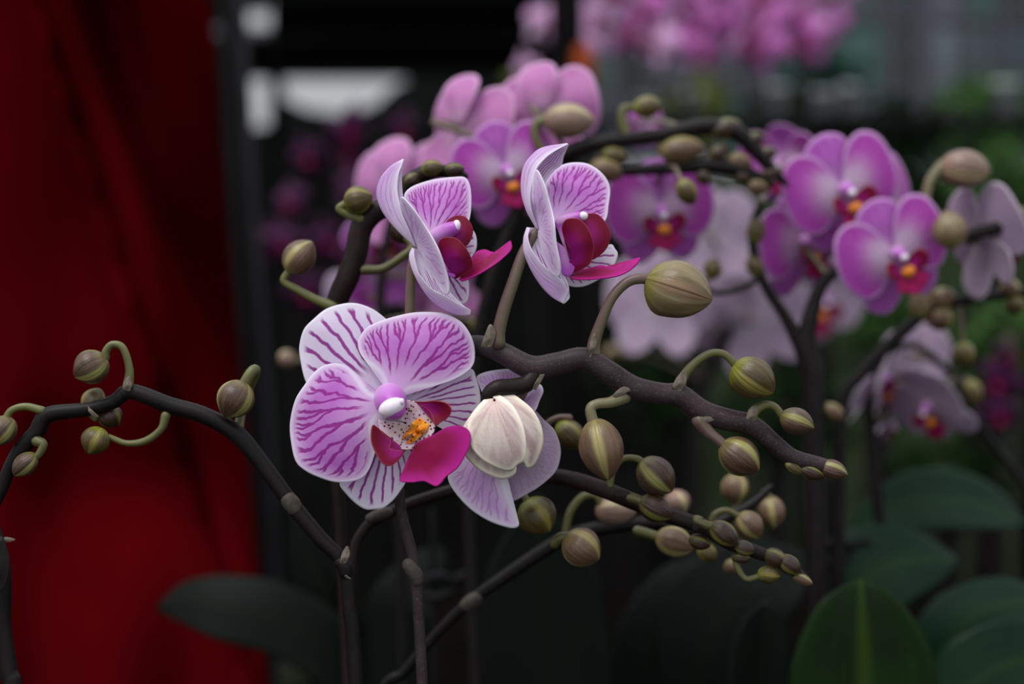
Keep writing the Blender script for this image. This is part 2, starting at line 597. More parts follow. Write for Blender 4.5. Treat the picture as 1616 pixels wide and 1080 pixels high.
def bud_material(name, face, face2, margin, basec, k=0.55, mr=(0.14, 0.40), tf=9.0):
    """sepal of a bud: streaked face, paler margin along the seam, greener at the stalk end"""
    g = NT(name)
    face, face2, margin, basec = dim(face, k * 0.68), dim(face2, k * 0.6), dim(margin, k * 1.25), dim(basec, k)
    t, s = g.uv(); e = g.attr('edge')
    seed = g.m('MULTIPLY', g.rand(), 17.0)
    st = g.noise(g.comb(g.m('MULTIPLY', t, tf), g.m('MULTIPLY', s, 1.2), seed), 1.0, 3.0)
    fi = g.noise(g.comb(g.m('MULTIPLY', t, 70.0), g.m('MULTIPLY', s, 30.0), seed), 1.0, 2.0)
    c = g.mix(g.step(st, 0.35, 0.68), face, face2)
    c = g.mix(g.m('MULTIPLY', g.step(fi, 0.5, 0.8), 0.25), c, margin)
    c = g.mix(g.m('SUBTRACT', 1.0, g.step(e, *mr)), c, margin)
    c = g.mix(g.m('MULTIPLY', g.m('SUBTRACT', 1.0, g.step(s, 0.05, 0.3)), 0.6), c, basec)
    return g.bsdf(c, 0.28, 0.42, g.bump(g.m('ADD', st, g.m('MULTIPLY', fi, 0.2)), 0.45, 0.0010), 0.0)


BUD_BROWN = bud_material('bud_brown', srgb(134, 100, 82), srgb(110, 78, 66), srgb(168, 162, 96), srgb(150, 140, 80))
BUD_KHAKI = bud_material('bud_khaki', srgb(206, 184, 136), srgb(178, 152, 108), srgb(160, 128, 98), srgb(170, 170, 70))
BUD_OLIVE = bud_material('bud_olive', srgb(136, 116, 66), srgb(118, 98, 58), srgb(150, 136, 66), srgb(176, 182, 56))
BUD_TAN = bud_material('bud_tan', srgb(164, 126, 100), srgb(140, 104, 84), srgb(182, 168, 108), srgb(176, 160, 100))
BUD_DARK = bud_material('bud_dark', srgb(98, 64, 52), srgb(78, 50, 44), srgb(128, 124, 60), srgb(110, 104, 52))
BUD_PALE = bud_material('bud_pale', srgb(255, 236, 226), srgb(240, 200, 200), srgb(236, 224, 206), srgb(226, 190, 184), 1.0, (0.0, 0.10), 22.0)
BUD_PEACH = bud_material('bud_peach', srgb(206, 170, 150), srgb(190, 148, 134), srgb(206, 186, 140), srgb(196, 150, 130))
BUD_CORE = plain('bud_core', srgb(120, 100, 60), 0.5, 0.3)


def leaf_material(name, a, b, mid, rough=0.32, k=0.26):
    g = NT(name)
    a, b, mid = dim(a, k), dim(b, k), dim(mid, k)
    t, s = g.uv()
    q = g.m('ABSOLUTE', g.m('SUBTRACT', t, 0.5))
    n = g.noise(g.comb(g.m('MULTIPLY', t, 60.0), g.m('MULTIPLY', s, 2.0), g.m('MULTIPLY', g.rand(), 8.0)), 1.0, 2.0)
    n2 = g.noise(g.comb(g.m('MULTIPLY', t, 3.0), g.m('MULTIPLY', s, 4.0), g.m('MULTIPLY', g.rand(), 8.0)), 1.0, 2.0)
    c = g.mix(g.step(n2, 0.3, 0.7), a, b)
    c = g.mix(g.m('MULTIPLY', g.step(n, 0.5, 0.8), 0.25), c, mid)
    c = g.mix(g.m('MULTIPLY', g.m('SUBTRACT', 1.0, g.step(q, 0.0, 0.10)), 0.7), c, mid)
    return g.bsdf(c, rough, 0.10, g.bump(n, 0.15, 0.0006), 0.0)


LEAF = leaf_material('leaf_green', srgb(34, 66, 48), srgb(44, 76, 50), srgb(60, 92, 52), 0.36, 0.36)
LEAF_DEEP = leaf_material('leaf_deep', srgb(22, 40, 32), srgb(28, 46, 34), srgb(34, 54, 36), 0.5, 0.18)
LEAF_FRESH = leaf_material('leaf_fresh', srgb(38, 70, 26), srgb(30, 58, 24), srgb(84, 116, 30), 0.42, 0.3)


# background blooms: stronger magenta, no separate stripes at that distance
BG_PETAL = petal_material('back_petal', srgb(222, 180, 230), srgb(206, 84, 202), srgb(172, 40, 170), srgb(222, 160, 228), 9.0, 0.3, 0.6, 0.2, 0.05, 0.8, 1.2, 0.7, core=srgb(240, 212, 240), cores=0.78, k=0.85, we=(0.0, 0.09), me=(-0.01, 0.025))
BG_SEPAL = petal_material('back_sepal', srgb(214, 150, 222), srgb(200, 96, 206), srgb(170, 60, 176), srgb(226, 186, 234), 9.0, 0.7, 0.9, 0.2, 0.06, 0.3, 0.9, 0.6, core=srgb(226, 190, 230), cores=0.3, k=0.85, we=(0.0, 0.09), me=(-0.01, 0.025))
BG_OUT = petal_material('back_petal_outer', srgb(234, 178, 222), srgb(222, 138, 206), srgb(200, 108, 188), srgb(236, 196, 230), 9.0, 0.3, 0.6, 0.2, 0.05, 0.8, 0.9, 0.4, k=0.85, we=(0.0, 0.09), me=(-0.01, 0.025))
PALE_IN = petal_material('pale_petal', srgb(226, 206, 226), srgb(210, 180, 212), srgb(190, 150, 196), srgb(232, 218, 236), 9.0, 0.3, 0.6, 0.2, 0.05, 0.8, 0.8, 0.3, k=0.7, we=(0.0, 0.09), me=(-0.01, 0.025))
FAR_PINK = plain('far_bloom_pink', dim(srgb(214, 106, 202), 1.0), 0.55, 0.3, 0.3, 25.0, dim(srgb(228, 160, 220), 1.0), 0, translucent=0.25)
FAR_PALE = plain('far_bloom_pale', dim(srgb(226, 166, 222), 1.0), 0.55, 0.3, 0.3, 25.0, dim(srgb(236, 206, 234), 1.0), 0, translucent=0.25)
FAR_PLUM_SHADED = plain('far_bloom_plum_shaded', dim(srgb(120, 44, 116), 0.4), 0.55, 0.3, 0.3, 25.0, dim(srgb(90, 28, 80), 0.9), 0, translucent=0.2)  # purple blooms, the dimness under the roof put into their colour


# ------------------------------------------------------------------ setting: ground, bed, walls
def box(name, lo, hi, mat, parent=None, bev=0.0):
    lo, hi = np.asarray(lo, float), np.asarray(hi, float)
    V = np.array([[x, y, z] for z in (lo[2], hi[2]) for y in (lo[1], hi[1]) for x in (lo[0], hi[0])])
    F = np.array([[0, 2, 3, 1], [4, 5, 7, 6], [0, 1, 5, 4], [2, 6, 7, 3], [0, 4, 6, 2], [1, 3, 7, 5]])
    o = add(name, V, F, [mat], parent, smooth=False)
    if bev:
        b = o.modifiers.new('bevel', 'BEVEL'); b.width = bev; b.segments = 2
    return o


SOIL = plain('soil', srgb(16, 14, 12), 0.95, 0.0, 0.4, 40.0, bumpk=0.6, bumpd=0.01)
FLOOR = plain('nursery_floor', srgb(40, 48, 34), 0.9, 0.0, 0.3, 3.0, srgb(26, 36, 20))
STEEL = plain('dark_steel', srgb(15, 14, 17), 0.6, 0.15, 0.3, 20.0)
GREYPOST = plain('grey_steel', srgb(40, 38, 44), 0.6, 0.4, 0.3, 20.0)
RUST = plain('rust_orange', srgb(150, 64, 22), 0.8, 0.2, 0.3, 30.0)
TARP = plain('black_tarp', srgb(17, 15, 17), 0.8, 0.05, 0.3, 8.0)


def bud(parent, base, tip, width, mat, ped=None, pedmat=None, d0=D0, dzb=0.0, dzt=0.0, roll=0.0, chin=0.0, p=0.92, q=0.62, lod=1, label=None, rib=0.008):
    """flower bud of three sepals on its stalk; base, tip in pixels, dz towards the camera in pixel widths"""
    A = WZ(base[0], base[1], dzb, d0); B = WZ(tip[0], tip[1], dzb + dzt, d0)
    ax = B - A; L = np.linalg.norm(ax); ax /= L
    c = CAM - (A + B) / 2; u = c - ax * (c @ ax); u /= np.linalg.norm(u); v = np.cross(ax, u)
    R = 0.94 * width / 2 * d0 / FPX
    e = empty('flower_bud', A, parent)
    if label: e['label'] = label
    ns, na = (22, 19) if lod else (12, 9)
    th = (1 - np.cos(np.linspace(0.06, math.pi - 0.03, ns))) / 2
    r = np.sin(math.pi * th ** p) ** (q - 0.04 + 0.15 * th ** 2)
    r[-1] *= 0.6
    for k in range(3):
        half = math.radians(63.5)
        a = np.linspace(-half, half, na)
        ang = math.radians(roll + 120 * k) + a
        pil = 0.955 + 0.05 * np.cos(a * 1.42) + 0.035 * np.exp(-((np.abs(a) - math.radians(54)) / 0.10) ** 2)
        pil = pil + rib * np.cos(a * 11.0)
        rr = R * r[:, None] * pil[None, :] * (1.012 if k == 0 else 1.0)
        ch = chin * R * np.exp(-((th - 0.22) / 0.2) ** 2)[:, None] * np.maximum(np.cos(math.radians(roll + 180) - ang), 0)[None, :] ** 2
        rr = rr + ch
        P = A + th[:, None, None] * L * ax + rr[..., None] * (np.cos(ang)[None, :, None] * u + np.sin(ang)[None, :, None] * v)
        t = np.linspace(0, 1, na)
        UV = np.stack(np.broadcast_arrays(t[None, :], th[:, None]), -1).reshape(-1, 2)
        E = np.broadcast_to((1 - np.abs(a) / half)[None, :] * np.ones(ns)[:, None], (ns, na)).reshape(-1)
        nn = np.cross(np.gradient(P, axis=1), np.gradient(P, axis=0))
        outward = (nn * (P - (A + B) / 2)).sum() > 0
        sheet_object('sepal', P, UV, E, [mat, mat], 0.0005, e, None, flip=not outward)
    if ped is not None:
        tube('pedicel', list(ped), pedmat or PED_GREEN, e, d0)
    return e


def bract(parent, pts, d0=D0, dz=10.0, bulge=4.0, mat=None):
    """papery scale at a node; pts = outline from one foot over the tip to the other foot"""
    P = np.asarray(pts, float)
    b = (P[0] + P[-1]) / 2
    c = P.mean(0)
    ctrl = [(p[0], p[1], dz) for p in P] + [(c[0], c[1], dz + bulge), (b[0], b[1], dz)]
    V, UV, E = fan_sheet(P, b, ctrl, lambda x, y, h: WZ(x, y, h, d0), 24, 8)
    return sheet_object('bract', V, UV, E, [mat or BRACT] * 2, 0.0004, parent, 'in')


def ellip(name, c, r, mat, parent, d0=D0, ax=None, n=14):
    """rounded body: centre (px, py, dz), radii in px (across, along the picture's vertical, depth), turned by ax degrees"""
    a = np.linspace(0.04, math.pi - 0.04, n); b = np.linspace(0, 2 * math.pi, 2 * n, endpoint=False)
    X = np.sin(a)[:, None] * np.cos(b)[None] * r[0]; Z = np.sin(a)[:, None] * np.sin(b)[None] * r[2]
    Y = np.broadcast_to((np.cos(a) * r[1])[:, None], X.shape)
    t = math.radians(ax or 0)
    PX = c[0] + X * math.cos(t) - Y * math.sin(t); PY = c[1] + X * math.sin(t) + Y * math.cos(t)
    V = WZ(PX, PY, c[2] + Z, d0).reshape(-1, 3)
    s = np.repeat(np.linspace(0, 1, n), 2 * n)
    uv = np.stack([np.tile(b / 6.2832, n), s], -1)
    F = grid_faces(n, 2 * n, True)
    top = np.arange(2 * n); bot = (n - 1) * 2 * n + np.arange(2 * n)
    me = bpy.data.meshes.new(name)
    cc = V.mean(0)
    me.from_pydata([tuple(x) for x in V - cc], [], [tuple(f[::-1]) for f in F] + [tuple(top[::-1])[::-1], tuple(bot)[::-1]])
    me.polygons.foreach_set('use_smooth', np.ones(len(me.polygons), bool))
    l = me.uv_layers.new(name='UVMap'); li = np.zeros(len(me.loops), np.int32); me.loops.foreach_get('vertex_index', li)
    l.data.foreach_set('uv', uv.astype(np.float32)[li].ravel())
    me.materials.append(mat); me.update()
    return link(name, me, parent, cc)


# ================================================================== the spray in focus
spray1 = tag(empty('orchid_spray', W(690, 1690, 0.545)), 'sharp orchid spray on thick knobbly grey-brown stem, with three purple-veined blooms and plump buds', 'orchid')
tube('stem', [(690, 1690, -40, 9), (668, 1120, -60, 9), (655, 905, -70, 9), (632, 800, -70, 9), (628, 700, -70, 11), (655, 610, -60, 13), (705, 556, -52, 15), (752, 546, -42, 17), (790, 556, -14, 17),
              (838, 580, 0, 19), (880, 574, 0, 18), (922, 566, 0, 18), (960, 588, 2, 19), (1000, 612, 2, 18.5), (1046, 622, 2, 17.5), (1072, 625, 2, 19), (1108, 650, 2, 19), (1150, 663, 2, 17.5),
              (1186, 672, 2, 17), (1220, 700, 0, 15.5), (1250, 722, 0, 14), (1290, 734, 0, 13.5), (1312, 740, 0, 12), (1328, 745, 0, 6)], STEM, spray1, n=230, ns=20)
tube('stem_joint', [(645, 892, -60, 11), (656, 908, -60, 12), (659, 916, -60, 10)], JOINT, spray1)

# --- front bloom (stripes on the sepals, forked veins on the petals)
fA = tag(empty('flower', WZ(620, 640, -10, D0), spray1), 'open bloom facing the camera with orange-spotted throat and crimson lip')
petal('sepal', [(613, 632), (590, 622), (560, 616), (520, 618), (490, 608), (481, 598), (474, 566), (473, 545), (480, 520), (496, 503), (515, 488), (540, 480), (562, 479), (586, 487), (606, 501), (625, 520), (635, 560), (630, 600), (625, 632)],
      (620, 634), [(620, 634, -12), (560, 570, -18), (540, 480, -34), (474, 550, -40), (500, 610, -30), (615, 510, -30), (510, 520, -26), (630, 590, -18)], MAT_SEPAL, fA, nt_=130, ns=44)
petal('sepal', [(640, 655), (660, 660), (690, 672), (712, 682), (740, 672), (757, 640), (757, 618), (752, 600), (745, 583), (720, 580), (690, 585), (655, 602), (636, 632)],
      (628, 642), [(628, 642, -12), (690, 635, -14), (757, 618, -30), (745, 585, -30), (740, 672, -28), (700, 682, -20), (690, 585, -22)], MAT_SEPAL, fA, nt_=120, ns=44)
petal('sepal', [(606, 655), (590, 690), (572, 715), (548, 742), (536, 763), (547, 780), (562, 795), (577, 804), (592, 804), (605, 802), (620, 790), (631, 776), (641, 760), (650, 735), (645, 700), (630, 655)],
      (617, 650), [(617, 650, -12), (595, 730, -12), (580, 804, -30), (536, 763, -26), (640, 760, -20), (600, 780, -20), (630, 690, -10)], MAT_SEPAL, fA, nt_=120, ns=44)
petal('petal', [(610, 622), (609, 604), (603, 589), (591, 578), (575, 567), (566, 550), (567, 534), (580, 517), (601, 507), (625, 499.5), (652, 494), (680, 493), (704, 496), (727, 508), (741, 526), (748, 545), (749, 567), (743, 581), (727, 593), (708, 602), (690, 607), (664, 609), (645, 613), (633, 622)],
      (621, 630), [(621, 630, 0), (640, 570, 12), (660, 540, 14), (680, 494, -4), (567, 540, -8), (748, 555, -6), (700, 560, 10), (610, 545, 6), (700, 606, 6), (720, 520, 2), (605, 592, 4)], MAT_PETAL, fA, nt_=180, ns=56)
petal('petal', [(612, 626), (596, 627), (583, 622), (572, 611), (562, 596), (548, 579), (530, 574), (512, 577), (496, 588), (480, 609), (466, 632), (458, 668), (460, 700), (467, 728), (482, 743), (505, 754), (530, 761), (556, 760), (574, 752), (585, 735), (590, 712), (586, 690), (586, 670), (594, 657), (606, 650), (613, 646)],
      (617, 636), [(617, 636, 0), (560, 650, 14), (520, 680, 16), (459, 680, -2), (520, 758, 0), (530, 575, -2), (585, 715, 8), (500, 620, 10), (480, 735, 2), (575, 620, 4), (545, 720, 12)], MAT_PETAL, fA, nt_=180, ns=56)
petal('lip_mid_lobe', [(648, 716), (655, 702), (672, 692), (690, 684), (704, 675), (724, 672), (740, 680), (742, 700), (731, 725), (721, 740), (704, 753), (697, 762), (689, 768), (680, 765), (669, 760), (649, 762), (631, 759), (637, 741), (643, 726)],
      (653, 706), [(653, 706, 34), (680, 715, 46), (725, 673, 44), (631, 759, 42), (689, 767, 62), (721, 740, 58), (690, 735, 50), (650, 745, 42)], [LIP, LIP], fA, nt_=90, ns=34)
petal('lip_side_lobe', [(640, 711), (627, 712), (614, 708), (616, 697), (606, 687), (597, 677), (588, 671), (585, 686), (587, 702), (595, 719), (604, 732), (617, 735.5), (630, 726), (640, 712)],
      (636, 708), [(636, 708, 30), (588, 675, 46), (590, 705, 52), (615, 735, 54), (610, 705, 40)], [LOBE, LOBE], fA, nt_=70, ns=24)
petal('lip_side_lobe', [(656, 634), (671, 634), (690, 633), (706, 637), (712.5, 648), (706, 660), (695, 667), (688, 672), (683, 658), (676, 647), (667, 641), (658, 637)],
      (662, 641), [(662, 641, 24), (690, 634, 36), (712, 648, 44), (690, 670, 36), (690, 650, 28)], [LOBE, LOBE], fA, nt_=70, ns=24)
petal('lip_throat', [(597, 662), (600, 680), (612, 691), (622, 698), (630, 708), (645, 710), (657, 706), (672, 697), (684, 684), (687, 668), (682, 652), (670, 641), (655, 634), (640, 632), (620, 640), (604, 650)],
      (640, 668), [(640, 668, 14), (597, 662, 18), (612, 690, 26), (645, 709, 34), (684, 684, 32), (682, 652, 24), (655, 634, 14), (620, 640, 8), (640, 690, 20)], [THROAT, THROAT], fA, nt_=70, ns=20)
_cr = random.Random(3)
petal('lip_callus', [(634, 696), (638, 686), (646, 676), (652, 666), (662, 660), (672, 660), (677, 668), (674, 678), (667, 686), (658, 694), (648, 700), (640, 701)],
      (656, 681), [(634, 696, 24), (646, 676, 20), (662, 660, 20), (677, 668, 24), (667, 688, 30), (648, 700, 32)] + [(656 + _cr.uniform(-14, 14), 681 + _cr.uniform(-12, 12), _cr.uniform(28, 42)) for _ in range(16)], [CALLUS, CALLUS], fA, nt_=60, ns=22)
tube('column', [(613, 626, -6, 22), (615, 630, 14, 25), (617, 634, 30, 25), (620, 640, 42, 22), (622, 645, 50, 18)], COLUMN, fA, n=24, ns=24)
ellip('anther_cap', (618, 643, 58), (22, 14, 14), ANTHER, fA, ax=-25)
ellip('anther_tip', (634, 634, 66), (4.5, 5.5, 5), ANTHER, fA)
tube('pedicel', [(617, 632, -14, 7), (640, 622, -34, 7), (668, 596, -44, 8)], PED_BROWN, fA)

# --- bloom seen from the side, nearer the stem (right one of the two)
fD = tag(empty('flower', WZ(850, 365, 0, D0), spray1), 'bloom turned sideways on a long olive stalk, dorsal sepal hooked at the tip')
loft_petal('sepal', [[(849, 362, 0), (847, 361, -4), (849, 360, -8), (852, 358, -10)],
                     [(839, 332, 10), (831, 332, 0), (836, 328, -14), (850, 325, -25)],
                     [(837.5, 303, 14), (823, 300, 0), (832, 296, -20), (860, 290, -38)],
                     [(846, 269, 14), (826, 266, 0), (842, 262, -22), (874, 270, -42)],
                     [(860, 251, 12), (840, 245, 0), (858, 246, -18), (886, 260, -38)],
                     [(874, 240, 8), (858, 233, 0), (872, 236, -12), (890, 246, -24)],
                     [(896, 228, 0), (895, 227, -1), (896, 227.5, -3), (897, 229, -5)]], [SEPAL_IN, PETAL_OUT], fD, nr=60, nc=60)
petal('petal', [(866, 352), (860, 330), (858, 310), (861, 287), (872, 270), (888, 260.5), (906, 257), (926.7, 259), (945, 269.6), (958, 285), (962.5, 301), (960, 324), (956.5, 345), (945, 360), (920, 364), (890, 366)],
      (872, 356), [(872, 356, -20), (900, 310, -48), (862, 287, -46), (906, 257, -80), (960, 300, -84), (956, 345, -60), (925, 290, -66), (900, 362, -30)], MAT_PETAL, fD, nt_=170, ns=54)
petal('sepal', [(880, 400), (910, 400), (940, 395), (963, 386), (970, 393), (974.6, 402), (968, 420), (955, 436), (942, 443), (921.5, 452), (901, 452), (886, 442), (876, 425), (872, 410)],
      (876, 404), [(876, 404, -24), (920, 420, -34), (974, 402, -60), (901, 452, -30), (942, 443, -44), (960, 388, -56)], MAT_SEPAL, fD, nt_=110, ns=40)
loft_petal('sepal', [[(837, 360, 6), (832, 359, 0), (842, 360, -6), (854, 362, -8)],
                     [(833, 374, 14), (827, 377, 2), (842, 376, -10), (862, 380, -14)],
                     [(839, 394, 18), (828, 400, 4), (850, 396, -12), (874, 404, -14)],
                     [(854, 415, 18), (839, 427, 4), (862, 414, -10), (886, 424, -8)],
                     [(870, 430, 16), (855, 452, 4), (876, 433, -6), (893, 440, 0)],
                     [(888, 444, 12), (872, 469, 4), (889, 449, 0), (897, 452, 4)],
                     [(898, 460, 6), (890, 479, 2), (898, 472, 2), (898, 466, 3)]], [SEPAL_IN, PETAL_OUT], fD, flip=True, nr=56, nc=56)
petal('petal', [(846, 352), (838, 330), (837, 308), (840, 287), (847, 268), (859, 290), (866, 314), (872, 337), (875, 355), (878, 386), (884, 417), (883, 435.6), (870, 430), (859, 407), (853, 385), (849, 372)],
      (850, 362), [(850, 362, -2), (847, 268, 26), (866, 314, 48), (875, 355, 66), (884, 417, 60), (883, 435, 48), (858, 340, 22), (862, 390, 24), (838, 320, 6)], MAT_PETAL, fD, facing='out', nt_=140, ns=44)
petal('lip_side_lobe', [(914, 352), (920, 342), (932, 337), (945, 340), (958, 355), (963.5, 373), (958, 391), (945, 404.5), (930, 411), (918, 400)],
      (914, 372), [(914, 372, -8), (945, 340, -20), (963, 373, -16), (945, 404, -14), (938, 372, -10)], [LOBE, LOBE], fD, nt_=60, ns=24)
petal('lip_throat', [(876, 352), (884, 348), (896, 352), (908, 372), (910, 400), (908, 420), (900, 436), (888, 432), (880, 410), (876, 380)],
      (890, 390), [(890, 390, -2), (876, 352, -10), (908, 372, 4), (900, 436, 6), (880, 410, -8)], [COLUMN, COLUMN], fD, nt_=50, ns=14)
petal('lip_side_lobe', [(900, 392), (893, 378), (887, 364), (889, 352), (897, 345), (914, 346), (926.7, 358), (935, 377), (937, 394), (932, 415), (919, 425), (904, 431), (898, 418)],
      (899, 410), [(899, 410, 4), (889, 354, 16), (914, 346, 24), (937, 394, 26), (919, 425, 16), (915, 385, 26)], [LOBE, LOBE], fD, nt_=80, ns=28)
petal('lip_mid_lobe', [(900, 432), (914, 428), (932, 423), (950, 419), (960, 423), (971, 424), (985, 418), (997, 412), (1009.6, 407), (1007, 415), (998, 424), (989, 430), (978, 435), (965, 438), (940, 441), (914, 442), (901, 440)],
      (901, 436), [(901, 436, 2), (950, 430, 10), (1009, 408, -4), (965, 438, 20), (950, 419, -4), (985, 425, 6)], [LIP, LIP], fD, nt_=80, ns=30)
tube('column', [(884, 352, -14, 9), (896, 348, -8, 10), (908, 344, -4, 9.5), (916, 342, -2, 8)], COLUMN, fD, n=18, ns=16)
ellip('anther_cap', (920, 341, 0), (8, 7, 7), ANTHER, fD)
tube('pedicel', [(786, 540, 0, 11.5), (787, 524, 2, 10.5), (795, 490, 4, 10), (810, 445, 3, 9.5), (824, 405, -2, 9), (840, 374, -8, 8), (850, 362, -10, 7)], PED_BROWN, fD, n=40)

# --- bloom seen from the side, further left
fC = tag(empty('flower', WZ(657, 390, -4, D0), spray1), 'bloom turned sideways above the front bloom, its crimson lip reaching out to the right')
loft_petal('sepal', [[(656, 390, 0), (653, 387, -3), (657, 384, -8)],
                     [(646, 363, 8), (629, 365, 0), (646, 355, -20)],
                     [(636, 340, 10), (610, 343, 0), (640, 335, -28)],
                     [(630, 318, 10), (598.5, 322, 0), (636, 312, -30)],
                     [(627, 297, 9), (595, 302, 0), (634, 292, -28)],
                     [(629, 276, 7), (602, 280, 0), (634, 275, -20)],
                     [(634, 262, 4), (618, 262, 0), (636, 262, -10)],
                     [(637, 251.5, 0), (636, 252, -1), (637, 252.5, -2)]], [SEPAL_IN, PETAL_OUT], fC, nr=56, nc=44)
petal('petal', [(672, 378), (655, 350), (642, 325), (638, 308), (647, 297), (665, 289), (689, 283), (715, 280), (733, 280.5), (741, 292), (743.5, 315), (741, 344), (730, 370), (700, 385)],
      (678, 382), [(678, 382, -20), (690, 320, -50), (640, 306, -40), (690, 283, -76), (735, 281, -90), (741, 344, -70), (720, 320, -66)], MAT_PETAL, fC, nt_=170, ns=54)
petal('sepal', [(690, 396), (720, 378), (740, 362), (748, 366), (752, 378), (751, 394), (742, 410), (735, 425), (740, 450), (737, 476), (722, 478), (704, 462), (690, 440), (684, 415)],
      (690, 405), [(690, 405, -24), (752, 380, -50), (737, 476, -36), (720, 430, -34), (700, 455, -28)], MAT_SEPAL, fC, nt_=110, ns=40)
loft_petal('sepal', [[(654, 394, 6), (651, 391, 0), (658, 393, -4), (668, 396, -8)],
                     [(654, 404, 12), (646.5, 404, 2), (662, 404, -8), (680, 410, -12)],
                     [(660, 429, 16), (651, 424, 4), (672, 424, -10), (692, 428, -12)],
                     [(670, 444, 17), (663, 449, 5), (682, 440, -8), (700, 445, -8)],
                     [(684, 458, 16), (681, 474, 4), (694, 454, -6), (708, 458, -4)],
                     [(704, 468, 13), (702, 489, 4), (706, 466, 0), (714, 466, 0)],
                     [(728, 482, 8), (724, 497, 3), (729, 482, 2), (732, 483, 2)],
                     [(742, 489, 4), (742, 496, 1), (743, 492, 1), (743, 490, 1)]], [SEPAL_IN, PETAL_OUT], fC, flip=True, nr=56, nc=56)
petal('petal', [(650, 380), (642, 364), (635, 343), (632, 320), (635, 311), (647, 323), (658, 337), (668, 352), (684, 378), (694, 398.5), (702, 422), (708, 445), (708, 464), (699, 460), (684, 437), (673, 417), (667, 400)],
      (658, 388), [(658, 388, -2), (634, 313, 26), (668, 352, 46), (694, 398, 64), (708, 445, 56), (706, 463, 46), (650, 350, 18), (685, 420, 30)], MAT_PETAL, fC, facing='out', nt_=140, ns=44)
petal('lip_side_lobe', [(700, 358), (706, 348), (717, 341.5), (728, 341), (737, 345), (746, 360), (744.6, 375), (736, 389), (724, 392), (712, 384)],
      (706, 376), [(706, 376, -10), (725, 341, -24), (746, 362, -18), (735, 389, -14), (725, 365, -12)], [LOBE, LOBE], fC, nt_=60, ns=24)
petal('lip_throat', [(684, 372), (694, 366), (704, 378), (712, 400), (716, 425), (718, 438), (706, 434), (696, 420), (688, 396)],
      (700, 405), [(700, 405, -4), (684, 372, -14), (716, 425, 4), (706, 434, 2), (712, 400, 2)], [COLUMN, COLUMN], fC, nt_=50, ns=14)
petal('lip_side_lobe', [(698, 408), (693, 396), (692, 384), (701, 375), (720, 376.5), (735, 391), (744, 408), (746, 422), (733, 432), (718, 440), (706, 428)],
      (710, 428), [(710, 428, 4), (693, 385, 14), (720, 376, 22), (745, 410, 24), (733, 432, 14), (720, 405, 26)], [LOBE, LOBE], fC, nt_=80, ns=28)
petal('lip_mid_lobe', [(724, 436), (733, 428), (742, 414), (751, 399), (760, 395), (767, 394.6), (776, 398), (785, 398.5), (793, 394), (800, 388), (805.5, 380), (807.6, 393), (792.5, 409), (772, 424), (748.5, 437), (730, 444), (724, 441)],
      (728, 438), [(728, 438, 4), (765, 410, 10), (806, 384, -6), (760, 395, -6), (772, 424, 20), (750, 436, 16)], [LIP, LIP], fC, nt_=80, ns=30)
tube('column', [(684, 376, -16, 12), (695, 370, -10, 13.5), (707, 364, -4, 13), (716, 360, 0, 11)], COLUMN, fC, n=18, ns=18)
ellip('anther_cap', (720, 357, 2), (7, 10, 8), ANTHER, fC, ax=10)
tube('pedicel', [(655, 600, -60, 8), (649, 540, -46, 8.5), (647, 495, -40, 8.5), (648, 450, -30, 8), (651, 415, -22, 8), (656, 392, -14, 7)], PED_PINK, fC, n=30)

# --- bloom seen from behind, under the big pale bud
fB = tag(empty('flower', WZ(800, 690, -50, D0), spray1), 'pale bloom seen from behind, hanging below the big cream bud')
petal('sepal', [(800, 640), (770, 632), (755, 606), (753, 594), (768, 587), (794, 583), (814, 584), (827, 589.5), (822, 598), (816, 620), (808, 640)],
      (803, 660), [(803, 660, -44), (788, 600, -36), (753, 594, -40), (827, 589, -44)], MAT_SEPAL, fB, facing='out', nt_=80, ns=30)
petal('petal', [(806, 650), (815, 628), (835, 615), (851, 606.5), (857, 617), (851, 632), (843, 650), (822, 664)],
      (806, 668), [(806, 668, -46), (851, 607, -56), (835, 640, -42)], MAT_PETAL, fB, facing='out', nt_=60, ns=24)
petal('petal', [(812, 664), (830, 646), (844, 648), (858.5, 663), (874, 678), (883, 700), (884.5, 720), (877, 744), (856, 764.5), (835, 778), (804, 792), (795, 768), (790, 740), (796, 700)],
      (806, 680), [(806, 680, -44), (850, 710, -26), (884, 715, -34), (844, 648, -40), (804, 792, -36), (835, 778, -30)], [PALE_IN, PETAL_IN], fB, facing='in', nt_=120, ns=40)
petal('sepal', [(770, 675), (745, 690), (729, 712), (718, 736), (707, 754), (718, 777), (742, 803), (770, 821.5), (799, 832), (814.5, 833), (819, 825), (809, 801), (797, 771), (792, 740), (795, 700)],
      (782, 680), [(782, 680, -38), (760, 740, -14), (707, 754, -30), (814, 832, -26), (797, 771, -12), (770, 820, -22)], [SEPAL_IN, PETAL_OUT], fB, facing='out', nt_=120, ns=40)
tube('pedicel', [(803, 672, -44, 6), (815, 640, -52, 7), (836, 600, -40, 8), (842, 584, -20, 9)], PED_BROWN, fB)

